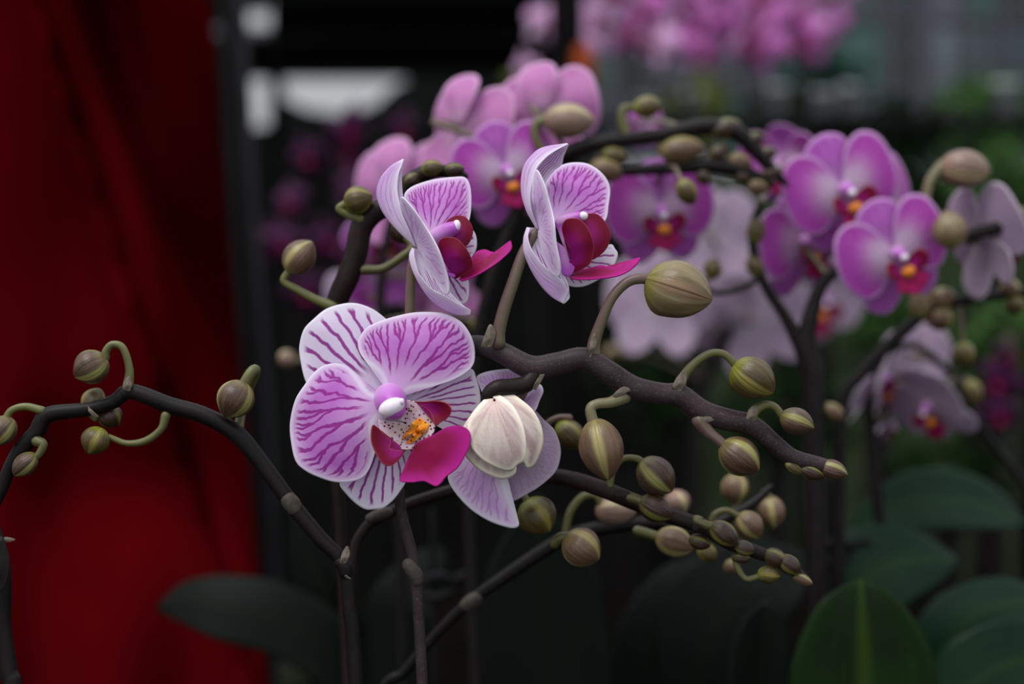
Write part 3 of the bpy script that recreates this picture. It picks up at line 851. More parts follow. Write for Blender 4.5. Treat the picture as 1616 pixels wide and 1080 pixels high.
# --- big cream bud about to open: middle, left and right sepals traced one by one
bA = tag(empty('flower_bud', WZ(786, 620, 0, D0), spray1), 'big cream bud about to open in front of the pale bloom')
dome = lambda cx, cy, rx, ry, h, off=0.0: [(cx + rx * math.cos(a) * k, cy + ry * math.sin(a) * k, off + h * math.sqrt(max(0.0, 1 - (k * 0.9) ** 2))) for k in (0.0, 0.55, 0.85, 1.0) for a in np.linspace(0, 6.283, 11)[:-1 if k else 1]]
DB = dome(790, 688, 66, 70, 62, -4)
lift = lambda c, dz: [(x, y, h + dz) for x, y, h in c]
petal('sepal', [(765, 640), (748, 652), (735, 668), (726, 688), (727, 704), (737, 722), (758, 742), (786, 755), (803, 754), (812, 748), (815, 739), (812, 730), (796, 690), (785, 650)],
      (774, 632), [(x, y, 26 + 0.5 * (h - 30)) for x, y, h in DB], [BUD_PALE] * 2, bA, nt_=70, ns=26, th=0.0008)
petal('sepal', [(780, 622), (794, 620), (808, 623), (822, 632), (840, 648), (853, 672), (856, 700), (847, 726), (840, 737), (832, 738), (827, 731), (826, 712), (812, 690), (795, 650)],
      (786, 628), lift(DB, -3), [BUD_PALE] * 2, bA, nt_=70, ns=26, th=0.0008)
petal('sepal', [(764, 632), (752, 645), (741, 662), (738, 684), (744, 705), (760, 724), (778, 735), (796, 742), (808, 742), (816, 733), (826, 727), (830, 705), (826, 676), (816, 652), (804, 636), (788, 625), (776, 625)],
      (780, 630), lift(DB, 2), [BUD_PALE] * 2, bA, nt_=80, ns=30, th=0.0008)
ellip('bud_core', (792, 684, 6), (50, 54, 44), BUD_CORE, bA)
tube('pedicel', [(846, 588, 4, 13), (830, 606, 10, 14), (806, 612, 18, 14.5), (786, 613, 26, 14), (772, 622, 26, 12), (772, 634, 24, 10)], STEM_BROWN, bA, n=36)

# --- buds of this spray
bud(spray1, (1020, 441), (1123, 474), 93, BUD_KHAKI, [(936, 562, 2, 12), (938, 540, 4, 10), (950, 505, 8, 8.6), (966, 470, 10, 8), (988, 447, 10, 8), (1008, 440, 10, 8.4), (1024, 441, 9, 9)], PED_BROWN, dzb=10, dzt=8, roll=-62, chin=0.22, q=0.55, rib=0.016)
bud(spray1, (1158, 576), (1220, 620), 68, BUD_OLIVE, [(1072, 620, 2, 10), (1078, 596, 5, 8), (1098, 572, 7, 6.6), (1122, 558, 8, 6.2), (1144, 560, 8, 6), (1162, 578, 8, 6.2)], PED_GREEN, dzb=8, dzt=6, roll=-40, chin=0.25, q=0.55)
bud(spray1, (938, 662), (960, 757), 73, BUD_TAN, [(985, 626, 4, 12), (964, 635, 12, 9), (942, 638, 16, 8), (932, 646, 18, 8.5), (936, 668, 18, 9)], PED_PINK, dzb=18, dzt=8, roll=-55, q=0.6)
bud(spray1, (1140, 700), (1196, 744), 62, BUD_BROWN, [(1104, 664, 8, 13), (1118, 682, 10, 10), (1130, 692, 12, 8.5), (1146, 706, 12, 9)], PED_BROWN, dzb=12, dzt=8, roll=20, q=0.55)
bud(spray1, (1232, 656), (1284, 676), 44, BUD_BROWN, [(1184, 668, 6, 11), (1190, 650, 8, 9), (1206, 640, 8, 7), (1222, 642, 8, 6), (1234, 656, 8, 6)], PED_GREEN, dzb=8, dzt=6, roll=-75, q=0.6)
bud(spray1, (1294, 734), (1337, 750), 31, BUD_BROWN, None, dzb=2, dzt=4, roll=30)
bud(spray1, (1262, 738), (1300, 754), 24, BUD_DARK, [(1240, 722, 2, 7), (1250, 736, 2, 6), (1264, 740, 3, 5)], PED_GREEN, dzb=3, dzt=2, roll=20)
bud(spray1, (1240, 730), (1266, 748), 16, BUD_OLIVE, None, dzb=4, dzt=2, roll=0)
# papery bracts at the nodes
bract(spray1, [(759, 548), (764, 532), (773, 512), (782, 522), (780, 536), (776, 548)], dz=12)
bract(spray1, [(838, 614), (852, 592), (862, 577), (864, 580), (856, 598), (846, 616)], dz=16, bulge=2)
bract(spray1, [(928, 560), (932, 540), (938, 526), (942, 540), (936, 556), (931, 566)], dz=17)
bract(spray1, [(966, 624), (980, 612), (1000, 606), (1012, 608), (998, 616), (984, 622), (972, 627)], dz=18, bulge=2)
bract(spray1, [(1060, 612), (1068, 596), (1080, 584), (1084, 596), (1078, 614), (1072, 622)], dz=18)
bract(spray1, [(1100, 668), (1106, 656), (1124, 650), (1146, 656), (1130, 662), (1116, 668), (1106, 674)], dz=18, bulge=2)
bract(spray1, [(1176, 664), (1182, 648), (1192, 640), (1196, 648), (1190, 662), (1184, 672)], dz=16)

# ================================================================== the lower spray, its buds crowded on the tip
D2_ = 0.545
spray2 = tag(empty('orchid_spray', W(600, 1690, 0.57)), 'bud-only orchid spray slanting down below the cream bud, small buds crowded at its tip', 'orchid')
tube('stem', [(600, 1690, -60, 9), (560, 1100, -60, 9), (556, 900, -60, 9), (575, 836, -60, 9), (620, 806, -60, 9.5), (700, 778, -56, 10), (770, 762, -50, 11), (830, 752, -36, 12), (890, 754, -10, 13), (950, 772, 0, 13.5), (1000, 792, 2, 13.5), (1060, 815, 2, 13),
              (1110, 832, 2, 12.5), (1150, 856, 2, 12), (1190, 870, 0, 11), (1220, 882, 0, 10), (1250, 900, 0, 9), (1272, 914, 0, 6)], STEM_BROWN, spray2, D2_, n=150, ns=16)
tube('stem_joint', [(584, 818, -46, 8), (600, 812, -46, 10), (612, 809, -46, 9)], JOINT, spray2, D2_)
S2B = [((830, 790), (866, 840), 66, BUD_OLIVE, [(822, 752, -30, 8), (822, 770, -14, 6), (832, 792, 0, 6)], 0, 40, 4),
       ((1012, 728), (1060, 776), 60, BUD_BROWN, [(960, 776, 4, 7), (968, 740, 8, 5.5), (985, 724, 10, 5), (1004, 724, 12, 5.5), (1014, 730, 12, 6)], 12, -45, 8),
       ((1010, 790), (1060, 816), 44, BUD_DARK, [(980, 782, 8, 9), (1000, 787, 12, 8), (1014, 792, 14, 8)], 14, -20, 4),
       ((1122, 828), (1163, 858), 38, BUD_DARK, [(1100, 822, 8, 9), (1114, 828, 12, 8), (1126, 831, 12, 7)], 12, -10, 4),
       ((1088, 850), (1120, 862), 24, BUD_DARK, None, -4, 30, 2),
       ((1160, 862), (1190, 870), 24, BUD_DARK, None, 10, -20, 2),
       ((1156, 880), (1184, 882), 17, BUD_DARK, None, 6, 30, 2),
       ((1196, 905), (1231, 910), 28, BUD_OLIVE, [(1160, 880, 2, 6), (1166, 900, 4, 5), (1178, 914, 6, 4.5), (1198, 910, 6, 5)], 6, -60, 2),
       ((1208, 872), (1240, 890), 30, BUD_DARK, None, 6, 20, 2),
       ((1230, 880), (1262, 904), 30, BUD_DARK, None, 8, -20, 2),
       ((1252, 908), (1281, 922), 17, BUD_TAN, None, 2, 20, 2)]
for b, t, wd, m, pd, dzb, rl, dzt in S2B:
    bud(spray2, b, t, wd, m, pd, PED_GREEN, D2_, dzb, dzt, rl, q=0.55)
bract(spray2, [(968, 782), (972, 772), (990, 776), (1008, 786), (996, 792), (980, 790)], D2_, 15, 3, STEM_BROWN)
bract(spray2, [(1092, 838), (1096, 822), (1112, 818), (1126, 828), (1112, 840)], D2_, 14, 3, STEM_BROWN)

# ================================================================== the spray behind it, blurred a little
D3_ = 0.60
spray3 = tag(empty('orchid_spray', W(500, 1560, 0.62)), 'dark slanting spray behind the lower bud spray, carrying a few tan buds', 'orchid')
tube('stem', [(500, 1560, -60, 9), (590, 1130, -30, 9), (640, 1060, -20, 9), (690, 1000, -10, 9), (742, 950, 0, 10), (800, 908, 0, 11), (860, 868, 0, 12), (900, 846, 0, 12), (960, 832, 0, 12), (1040, 826, -4, 11), (1100, 838, -8, 10), (1180, 800, -10, 8), (1215, 770, -14, 6)], STEM_DARK, spray3, D3_, n=110)
tube('stem_joint', [(736, 955, 4, 11), (744, 949, 4, 12), (752, 944, 4, 11)], JOINT, spray3, D3_)
S3B = [((893, 846), (944, 884), 64, BUD_TAN, [(876, 858, 4, 9), (884, 850, 8, 9), (896, 848, 10, 9)], 22, 20, 8, D3_ - 0.05),
       ((1036, 846), (1094, 866), 50, BUD_TAN, [(1006, 838, 4, 8), (1020, 842, 6, 8), (1038, 848, 8, 8)], 10, -10, 6, D3_ - 0.02),
       ((940, 806), (1004, 806), 50, BUD_PEACH, [(892, 842, 0, 6), (900, 808, 4, 6), (920, 784, 4, 6), (940, 784, 4, 5), (948, 800, 2, 5)], -4, 30, 0, D3_),
       ((1060, 776), (1078, 812), 44, BUD_PEACH, None, -6, 30, 0, D3_ + 0.02),
       ((1166, 812), (1200, 848), 44, BUD_TAN, [(1120, 828, 0, 5), (1128, 812, 2, 5), (1146, 806, 2, 5), (1168, 816, 2, 5)], 0, -30, 4, D3_ - 0.02),
       ((1104, 862), (1128, 884), 30, BUD_OLIVE, None, -6, 0, 0, D3_),
       ((1162, 748), (1158, 796), 46, BUD_TAN, [(1150, 820, 0, 4), (1176, 770, 0, 4), (1164, 750, 0, 4)], -4, 20, 0, D3_ + 0.03),
       ((1214, 784), (1222, 834), 44, BUD_TAN, [(1205, 775, 0, 4), (1210, 778, 0, 4), (1215, 786, 0, 5)], -4, 60, 0, D3_ + 0.02),
       ((1150, 884), (1160, 905), 26, BUD_TAN, None, -4, 20, 0, D3_)]
for b, t, wd, m, pd, dzb, rl, dzt, dd in S3B:
    bud(spray3, b, t, wd, m, pd, PED_GREEN, dd, dzb, dzt, rl, q=0.55)
bud(spray3, (880, 668), (921, 706), 44, BUD_OLIVE, [(860, 700, -20, 5), (862, 672, -6, 5), (880, 660, 0, 5), (898, 660, 0, 6)], PED_BROWN, 0.57, 0, 2, 20)

# ================================================================== spray at the far left, in front of the curtain
D4_ = 0.525
spray4 = tag(empty('orchid_spray', W(590, 1690, 0.53)), 'dark arching spray against the red curtain, carrying only small brown buds', 'orchid')
tube('stem', [(590, 1690, 0, 12), (562, 1090, 0, 12), (552, 960, 0, 12), (543, 892, 0, 12), (505, 850, 0, 12.5), (460, 795, 0, 13), (412, 730, 0, 13.5), (372, 684, 0, 14.5), (320, 655, 0, 13.5), (268, 640, 0, 13.5), (206, 618, 0, 12.5), (180, 634, 0, 11.5), (140, 646, 0, 11),
              (76, 655, 0, 13), (58, 682, 0, 13), (36, 706, 0, 13), (14, 742, 0, 11), (0, 780, 0, 9), (-30, 830, 0, 8), (-70, 850, 0, 6)], STEM_DARK, spray4, D4_, n=170, ns=16)
tube('stem_joint', [(454, 787, 2, 13), (460, 795, 2, 14), (465, 802, 2, 13)], JOINT, spray4, D4_)
tube('stem_joint', [(538, 888, 4, 11), (544, 896, 4, 12), (546, 906, 4, 11)], STEM_DARK, spray4, D4_)
bract(spray4, [(536, 890), (540, 874), (548, 862), (552, 874), (546, 890)], D4_, 14, 3)
bract(spray4, [(536, 902), (544, 906), (554, 914), (544, 912)], D4_, 12, 2)
S4B = [((168, 566), (118, 594), 56, BUD_BROWN, [(202, 612, 4, 9), (204, 582, 6, 6.5), (194, 550, 8, 6), (178, 544, 8, 6), (168, 554, 8, 6.5), (166, 566, 8, 7)], 8, 30, 6),
       ((386, 604), (356, 658), 62, BUD_BROWN, [(376, 676, -4, 9), (382, 650, -22, 7), (392, 618, -22, 7), (402, 592, -10, 8), (402, 584, 2, 9), (394, 592, 8, 9), (386, 606, 10, 9)], 14, 15, 8),
       ((160, 676), (140, 716), 46, BUD_OLIVE, [(262, 656, 4, 8), (254, 678, 6, 6), (230, 696, 6, 6), (200, 700, 4, 5), (172, 690, 4, 5)], 8, -60, 6),
       ((138, 650), (158, 614), 40, BUD_OLIVE, [(150, 660, -14, 6), (142, 652, -14, 6)], -16, 0, -2),
       ((164, 645), (186, 672), 40, BUD_DARK, None, -18, 20, -2),
       ((20, 662), (-16, 700), 46, BUD_BROWN, [(66, 648, 4, 7), (40, 642, 6, 6), (18, 648, 8, 5.5), (8, 664, 8, 6)], 8, 30, 4),
       ((56, 718), (22, 750), 34, BUD_BROWN, [(58, 696, 6, 9), (68, 702, 10, 7), (62, 716, 12, 6), (54, 724, 12, 6)], 12, 30, 4)]
for b, t, wd, m, pd, dzb, rl, dzt in S4B:
    bud(spray4, b, t, wd, m, pd, PED_GREEN, D4_, dzb, dzt, rl, q=0.55)
bract(spray4, [(194, 616), (196, 602), (204, 594), (208, 604), (206, 618)], D4_, 14, 3)
bract(spray4, [(138, 640), (146, 648), (156, 658), (148, 658), (140, 650)], D4_, 13, 2)

# a bare dark stem at the left border
spray4b = tag(empty('orchid_spray', W(60, 1500, 0.42)), 'rough dark stem and papery sheath at the very edge beside the red curtain', 'orchid')
tube('stem', [(60, 1500, 0, 12), (24, 1120, 0, 15), (14, 1060, 0, 14), (6, 990, 0, 12), (0, 920, 0, 18), (-4, 880, 0, 17), (-10, 840, 0, 12), (-40, 760, 0, 11)], STEM_DARK, spray4b, 0.50, n=60)
bract(spray4b, [(0, 936), (10, 920), (16, 890), (10, 862), (2, 846), (-6, 870), (-6, 920)], 0.50, 19, 3, STEM_DARK)
bract(spray4b, [(2, 852), (10, 848), (24, 852), (12, 856)], 0.50, 16, 1)

# ================================================================== spray at upper left, behind the sideways bloom
D5_ = 0.565
spray5 = tag(empty('orchid_spray', W(580, 1600, 0.60)), 'brown budding spray behind the sideways blooms at the upper left', 'orchid')
tube('stem', [(580, 1600, -60, 9), (545, 1000, -50, 9), (536, 800, -40, 10), (526, 700, -30, 11), (520, 560, -20, 14), (532, 478, -6, 17), (548, 440, 0, 18), (562, 400, 0, 18), (570, 360, 0, 18), (590, 336, 0, 17), (618, 322, -4, 15), (636, 300, -8, 15), (650, 285, -8, 14), (675, 272, -6, 13), (700, 270, -6, 10), (724, 274, -6, 10), (732, 278, -6, 7)], STEM_BROWN, spray5, D5_, n=130, ns=16)
S5B = [((454, 428), (492, 382), 52, BUD_TAN, [(526, 484, 6, 9), (500, 474, 6, 7.5), (470, 458, 6, 6.5), (448, 444, 6, 6), (456, 428, 6, 6)], 6, 30, 4),
       ((546, 322), (586, 308), 46, BUD_OLIVE, [(570, 346, 10, 9), (552, 340, 12, 7), (536, 330, 12, 7), (546, 322, 12, 7)], 14, 10, 14),
       ((622, 352), (646, 382), 36, BUD_DARK, [(574, 426, 4, 8), (604, 424, 4, 7), (636, 404, 2, 7), (650, 390, -6, 7), (640, 374, -10, 6)], -20, 30, 0),
       ((666, 268), (698, 262), 27, BUD_OLIVE, None, 10, 10, 6),
       ((702, 270), (732, 266), 24, BUD_DARK, None, 4, 20, 2),
       ((640, 292), (660, 276), 24, BUD_DARK, None, 4, 20, 2)]
for b, t, wd, m, pd, dzb, rl, dzt in S5B:
    bud(spray5, b, t, wd, m, pd, PED_GREEN, D5_, dzb, dzt, rl, q=0.55)

# ================================================================== generic bloom for the sprays behind
RF = 0.031


def loc_map(x, y, h):
    return np.stack([x * RF, -h * RF, y * RF], -1)


def gen_sheet(name, outline, base, ctrl, mats, nt_=36, ns=12, th=0.0005):
    V, UV, E = fan_sheet(outline, base, ctrl, loc_map, nt_, ns)
    N = np.cross(np.gradient(V, axis=1), np.gradient(V, axis=0))
    if N[..., 1].sum() > 0:
        nr, nc = V.shape[:2]
        V = V[:, ::-1]; UV = UV.reshape(nr, nc, 2)[:, ::-1].reshape(-1, 2); E = E.reshape(nr, nc)[:, ::-1].reshape(-1)
    VV, F, mi, _ = shell(V, th)
    return mesh_data(name, VV, F, mats, uv=np.vstack([UV, UV]), attrs={'edge': np.concatenate([E, E])}, matidx=mi)


def ell_data(name, c, r, mat, n=8):
    a = np.linspace(0.05, math.pi - 0.05, n); b = np.linspace(0, 2 * math.pi, 2 * n, endpoint=False)
    V = np.stack([np.sin(a)[:, None] * np.cos(b)[None] * r[0] + c[0], np.broadcast_to(np.cos(a)[:, None], (n, 2 * n)) * r[1] + c[1], np.sin(a)[:, None] * np.sin(b)[None] * r[2] + c[2]], -1).reshape(-1, 3) * RF
    s = np.repeat(np.linspace(0, 1, n), 2 * n)
    return mesh_data(name, V, grid_faces(n, 2 * n, True)[:, ::-1], [mat], uv=np.stack([np.tile(b / 6.2832, n), s], -1))


LIP_DEEP = plain('lip_deep', srgb(132, 8, 62), 0.5, 0.15, 0.2, 200.0, srgb(150, 14, 88), 0)


def bloom_meshes(petal_m, sepal_m, cup=0.0):
    out = []
    dors = [(-0.08, 0.08), (-0.28, 0.3), (-0.42, 0.6), (-0.36, 0.85), (-0.14, 0.98), (0.1, 0.99), (0.34, 0.86), (0.42, 0.6), (0.28, 0.3), (0.08, 0.08)]
    out.append(('sepal', gen_sheet('sepal', dors, (0, 0.02), [(0, 0, -0.05), (0, 0.55, -0.08), (0, 1, -0.2 + cup), (-0.35, 0.6, -0.15), (0.35, 0.6, -0.15)], sepal_m)))
    for sg in (-1, 1):
        pet = [(0.03 * sg, 0.10), (0.12 * sg, 0.40), (0.32 * sg, 0.72), (0.62 * sg, 0.84), (0.92 * sg, 0.66), (1.05 * sg, 0.22), (1.0 * sg, -0.22), (0.76 * sg, -0.52), (0.46 * sg, -0.50), (0.2 * sg, -0.24), (0.05 * sg, -0.05)]
        out.append(('petal', gen_sheet('petal', pet, (0.02 * sg, 0.02), [(0, 0, 0), (0.5 * sg, 0.15, 0.06), (1.03 * sg, 0.18, -0.04 + cup), (0.65 * sg, 0.68, -0.06 + cup), (0.7 * sg, -0.38, 0.02 + cup)], petal_m, 44, 14)))
        lat = [(0.0 * sg, -0.1), (-0.04 * sg, -0.35), (0.04 * sg, -0.7), (0.3 * sg, -0.95), (0.48 * sg, -0.98), (0.68 * sg, -0.82), (0.74 * sg, -0.55), (0.56 * sg, -0.26), (0.2 * sg, -0.06)]
        out.append(('sepal', gen_sheet('sepal', lat, (0.04 * sg, -0.03), [(0, 0, -0.05), (0.35 * sg, -0.5, -0.06), (0.42 * sg, -0.98, -0.16), (0.66 * sg, -0.55, -0.14)], sepal_m)))
        lob = [(0.06 * sg, -0.2), (0.16 * sg, -0.06), (0.32 * sg, 0.02), (0.40 * sg, -0.1), (0.34 * sg, -0.26), (0.2 * sg, -0.34), (0.08 * sg, -0.3)]
        out.append(('lip_side_lobe', gen_sheet('lip_side_lobe', lob, (0.08 * sg, -0.24), [(0.08 * sg, -0.24, 0.18), (0.4 * sg, -0.1, 0.4), (0.2 * sg, -0.34, 0.3)], [LOBE, LOBE], 24, 8)))
    mid = [(-0.06, -0.26), (-0.24, -0.38), (-0.32, -0.50), (-0.16, -0.60), (0, -0.68), (0.16, -0.60), (0.32, -0.50), (0.24, -0.38), (0.06, -0.26)]
    out.append(('lip_mid_lobe', gen_sheet('lip_mid_lobe', mid, (0, -0.28), [(0, -0.28, 0.25), (0, -0.68, 0.40), (0.32, -0.50, 0.36), (-0.32, -0.50, 0.36)], [LIP_DEEP, LIP_DEEP], 28, 9)))
    out.append(('lip_callus', ell_data('lip_callus', (0, -0.30, -0.27), (0.13, 0.10, 0.10)[0:3], CALLUS)))
    out.append(('column', ell_data('column', (0, -0.14, 0.05), (0.12, 0.2, 0.12), COLUMN)))
    out.append(('anther_cap', ell_data('anther_cap', (0, -0.33, 0.0), (0.07, 0.07, 0.07), ANTHER)))
    return out


BLOOM = bloom_meshes([BG_PETAL, BG_OUT], [BG_SEPAL, BG_OUT])
BLOOM_CUP = bloom_meshes([BG_PETAL, BG_OUT], [BG_SEPAL, BG_OUT], cup=0.35)
BLOOM_PALE = bloom_meshes([PALE_IN, PALE_IN], [PALE_IN, PALE_IN], cup=0.15)


def bloom(parent, px, py, d, rpx, yaw=0, pitch=0, roll=0, kind=BLOOM, label=None):
    e = empty('flower', W(px, py, d), parent)
    if label: e['label'] = label
    s = rpx * d / FPX / RF
    e.rotation_euler = (Matrix.Rotation(math.radians(yaw), 3, 'Z') @ Matrix.Rotation(math.radians(pitch), 3, 'X') @ Matrix.Rotation(math.radians(roll), 3, 'Y')).to_euler()
    e.scale = (s, s, s)
    for n, me in kind:
        o = bpy.data.objects.new(n, me); COL.objects.link(o); o.parent = e
    return e


def stalk_to(parent, flower, path_pts, r=0.0016, mat=None):
    """stalk of a bloom from just behind it to the nearest point of the stem"""
    c = np.array(flower['_w'])
    n = np.array(flower.rotation_euler.to_matrix() @ Vector((0, 1, 0)))
    k = np.argmin(((path_pts - c) ** 2).sum(1))
    e = path_pts[k]
    a = c + n * 0.002; b = c + n * min(0.02, 0.5 * np.linalg.norm(e - c) + 0.003)
    Q = spline(np.array([a, b, (b + e) / 2 + [0, 0, 0.004], e]), 14)
    o = tube_world('pedicel', Q, np.full(14, r), mat or PED_BROWN, parent, 8)
    return o


def stem_path(path, d0, n):
    Q = spline(np.asarray(path, float), n)
    return WZ(Q[:, 0], Q[:, 1], Q[:, 2], d0), Q[:, 3] * d0 / FPX


def back_spray(label, stems, d0, blooms, buds=(), mat=STEM_DARK, group=None):
    first = stems[0]
    P0, _ = stem_path(first, d0, 30)
    root = tag(empty('orchid_spray', P0[0]), label, 'orchid', group)
    allp = []
    for st in stems:
        P, R = stem_path(st, d0, max(24, 9 * len(st)))
        tube_world('stem', P, R, mat, root, 10)
        allp.append(P)
    allp = np.vstack(allp)
    for f in blooms:
        e = bloom(root, *f[:7], **(f[7] if len(f) > 7 else {}))
        stalk_to(root, e, allp)
    for b in buds:
        bd = bud(root, *b[:4], **dict(dict(d0=d0, q=0.55, lod=0), **(b[4] if len(b) > 4 else {})))
        if not (len(b) > 4 and b[4].get('ped')):
            A = np.array(bd['_w']); k = np.argmin(((allp - A) ** 2).sum(1))
            if np.linalg.norm(allp[k] - A) > 0.003:
                tube_world('pedicel', spline(np.array([allp[k], (allp[k] + A) / 2 + [0, 0, 0.003], A]), 8), np.full(8, 0.0012), PED_BROWN, bd, 8)
    return root


# --- right-hand cluster
back_spray('cluster of three magenta blooms with orange throats on a forked dark stem', [
    [(1290, 1250, 0, 14), (1288, 900, 0, 16), (1284, 700, 0, 18), (1282, 600, 0, 19), (1272, 540, 0, 16), (1285, 480, 0, 12), (1300, 445, 0, 10), (1330, 420, 0, 9), (1380, 380, -30, 8), (1430, 330, -30, 7)],
    [(1278, 580, 0, 14), (1245, 510, 0, 10), (1210, 455, 0, 8.5), (1192, 410, 0, 8), (1188, 360, 0, 7), (1200, 320, 0, 5)],
    [(1196, 440, 0, 5), (1170, 455, 0, 5), (1130, 462, 0, 4.5), (1105, 450, 0, 4)]], 0.72, [
    (1330, 302, 0.715, 94, 14, 2, -20), (1266, 382, 0.735, 84, 34, 6, -16), (1412, 402, 0.70, 92, 14, 4, -24), (1392, 330, 0.76, 84, 44, 0, -30), (1235, 258, 0.80, 64, -30, 10, 0, dict(kind=BLOOM_CUP))],
    [((1302, 640), (1330, 662), 26, BUD_TAN), ((1190, 385), (1196, 342), 30, BUD_OLIVE), ((1196, 436), (1184, 402), 26, BUD_OLIVE), ((1120, 440), (1130, 408), 30, BUD_OLIVE)])
back_spray('dark stem at the right border with a lilac bloom turned away and a peach bud', [
    [(1720, 1250, 0, 10), (1690, 600, 0, 10), (1640, 365, 0, 11), (1600, 356, 0, 11), (1550, 366, 0, 10), (1505, 378, 0, 8)]], 0.71, [
    (1550, 378, 0.72, 88, 112, -10, 24, dict(kind=BLOOM_PALE))], [((1484, 262), (1562, 272), 64, BUD_PEACH, dict(roll=-40, ped=[(1508, 377, 0, 7), (1484, 380, 0, 6), (1466, 362, 0, 6.5), (1461, 325, 0, 7), (1467, 288, 0, 8), (1486, 262, 0, 9)], pedmat=PED_PINK)), ((1502, 392), (1494, 333), 58, BUD_KHAKI, dict(d0=0.69)), ((1600, 352), (1622, 330), 30, BUD_OLIVE), ((1604, 350), (1592, 322), 26, BUD_OLIVE)])
back_spray('dark budding spray reaching right below the magenta cluster', [
    [(1320, 1300, 0, 9), (1324, 800, 0, 10), (1330, 640, 0, 10), (1360, 590, 0, 10), (1420, 528, 0, 10), (1470, 488, 0, 10), (1530, 472, 0, 9), (1580, 466, 0, 8), (1640, 460, 0, 7)]], 0.74, [],
    [((1470, 480), (1505, 462), 38, BUD_TAN), ((1480, 486), (1486, 522), 44, BUD_TAN), ((1596, 470), (1590, 440), 34, BUD_TAN), ((1600, 468), (1604, 496), 34, BUD_OLIVE), ((1448, 505), (1462, 445), 40, BUD_KHAKI), ((1520, 540), (1522, 580), 36, BUD_OLIVE)])
back_spray('pale pink blooms with crimson lips hanging low at the right', [
    [(1400, 1300, 0, 9), (1396, 920, 0, 10), (1386, 800, 0, 10), (1376, 700, 0, 10), (1372, 620, 0, 8), (1400, 560, 0, 7), (1440, 545, 0, 6), (1500, 590, 0, 6), (1560, 690, 0, 6), (1640, 790, 0, 6)]], 0.84, [
    (1385, 596, 0.84, 80, 66, 20, 30, dict(kind=BLOOM_PALE)), (1470, 640, 0.83, 70, -52, 30, -24, dict(kind=BLOOM_PALE)), (1450, 560, 0.92, 50, 150, 0, 30, dict(kind=BLOOM_PALE)), (1400, 668, 0.86, 44, 70, 30, 0, dict(kind=BLOOM_PALE))],
    [((1530, 600), (1540, 640), 30, BUD_OLIVE)])
# --- centre, behind the sideways blooms
back_spray('magenta blooms standing tall behind the two sideways blooms', [
    [(760, 1300, -30, 10), (740, 800, -20, 10), (750, 560, -20, 10), (790, 400, -10, 10), (850, 280, 0, 11), (900, 238, 0, 12), (960, 224, 0, 12), (1040, 214, 0, 12), (1110, 200, 0, 13), (1160, 208, 0, 14), (1190, 235, 0, 12), (1222, 272, 0, 9), (1240, 290, 0, 5)],
    [(900, 250, -10, 9), (970, 268, 0, 9), (1050, 266, 0, 10), (1120, 262, 0, 12), (1170, 270, 0, 12), (1215, 290, 0, 8)]], 0.70, [
    (798, 272, 0.70, 82, 14, 2, -16), (726, 200, 0.73, 84, 138, 6, -6, dict(kind=BLOOM_CUP)), (858, 178, 0.74, 82, 160, 4, 10, dict(kind=BLOOM_CUP)), (1042, 335, 0.73, 84, 6, 8, -6), (1020, 200, 0.84, 36, 40, 0, 0)],
    [((858, 190), (938, 192), 60, BUD_PEACH, dict(roll=10, ped=[(870, 260, -4, 7), (846, 220, 0, 7), (846, 196, 0, 7), (860, 190, 0, 8)])),
     ((1000, 172), (1044, 165), 36, BUD_OLIVE, dict(ped=[(990, 218, 0, 8), (982, 195, 0, 8), (984, 172, 0, 7), (1002, 170, 0, 6)])),
     ((950, 240), (990, 252), 30, BUD_OLIVE), ((1040, 240), (1112, 234), 48, BUD_TAN), ((1120, 210), (1170, 196), 34, BUD_DARK), ((930, 262), (985, 276), 40, BUD_TAN), ((1150, 250), (1186, 262), 30, BUD_TAN), ((1074, 284), (1094, 322), 34, BUD_OLIVE, dict(d0=0.66)), ((1180, 290), (1214, 300), 26, BUD_TAN), ((1120, 250), (1150, 232), 26, BUD_DARK), ((1176, 226), (1206, 214), 24, BUD_DARK), ((1196, 244), (1226, 240), 22, BUD_DARK), ((1160, 272), (1186, 288), 24, BUD_DARK), ((1204, 276), (1236, 268), 20, BUD_DARK), ((1100, 270), (1120, 290), 24, BUD_DARK)])
back_spray('soft pink bloom turned away behind the upper-left sideways bloom', [
    [(640, 1250, -20, 9), (630, 800, -10, 9), (606, 600, -10, 8), (600, 480, 0, 8), (610, 380, 0, 8), (625, 320, 0, 7)]], 0.81, [
    (628, 300, 0.81, 84, 158, 4, 8, dict(kind=BLOOM_CUP)), (610, 410, 0.84, 78, 20, 20, 160, dict(kind=BLOOM_CUP)), (560, 470, 0.9, 50, 170, 0, 0, dict(kind=BLOOM_PALE)), (700, 450, 0.86, 64, -150, 0, 20, dict(kind=BLOOM_CUP))],
    [((745, 505), (760, 520), 26, BUD_OLIVE), ((445, 575), (462, 556), 30, BUD_PEACH)])
back_spray('large pale pink blooms well out of focus below the magenta cluster', [
    [(1080, 1300, 0, 9), (1090, 900, 0, 9), (1100, 680, 0, 9), (1130, 560, 0, 9), (1180, 480, 0, 9), (1260, 440, 0, 8), (1330, 430, 0, 7)]], 1.15, [
    (1040, 480, 1.12, 84, 165, 10, 0, dict(kind=BLOOM_PALE)), (1184, 505, 1.14, 92, 170, -8, 30, dict(kind=BLOOM_PALE)), (1290, 470, 1.17, 80, 20, 14, 10, dict(kind=BLOOM_PALE)), (1120, 372, 1.08, 76, 172, 4, 12, dict(kind=BLOOM_PALE)), (1100, 425, 1.17, 56, 10, 10, 0, dict(kind=BLOOM_PALE))],
    [((990, 540), (1010, 566), 40, BUD_PEACH), ((960, 548), (974, 570), 34, BUD_TAN)])

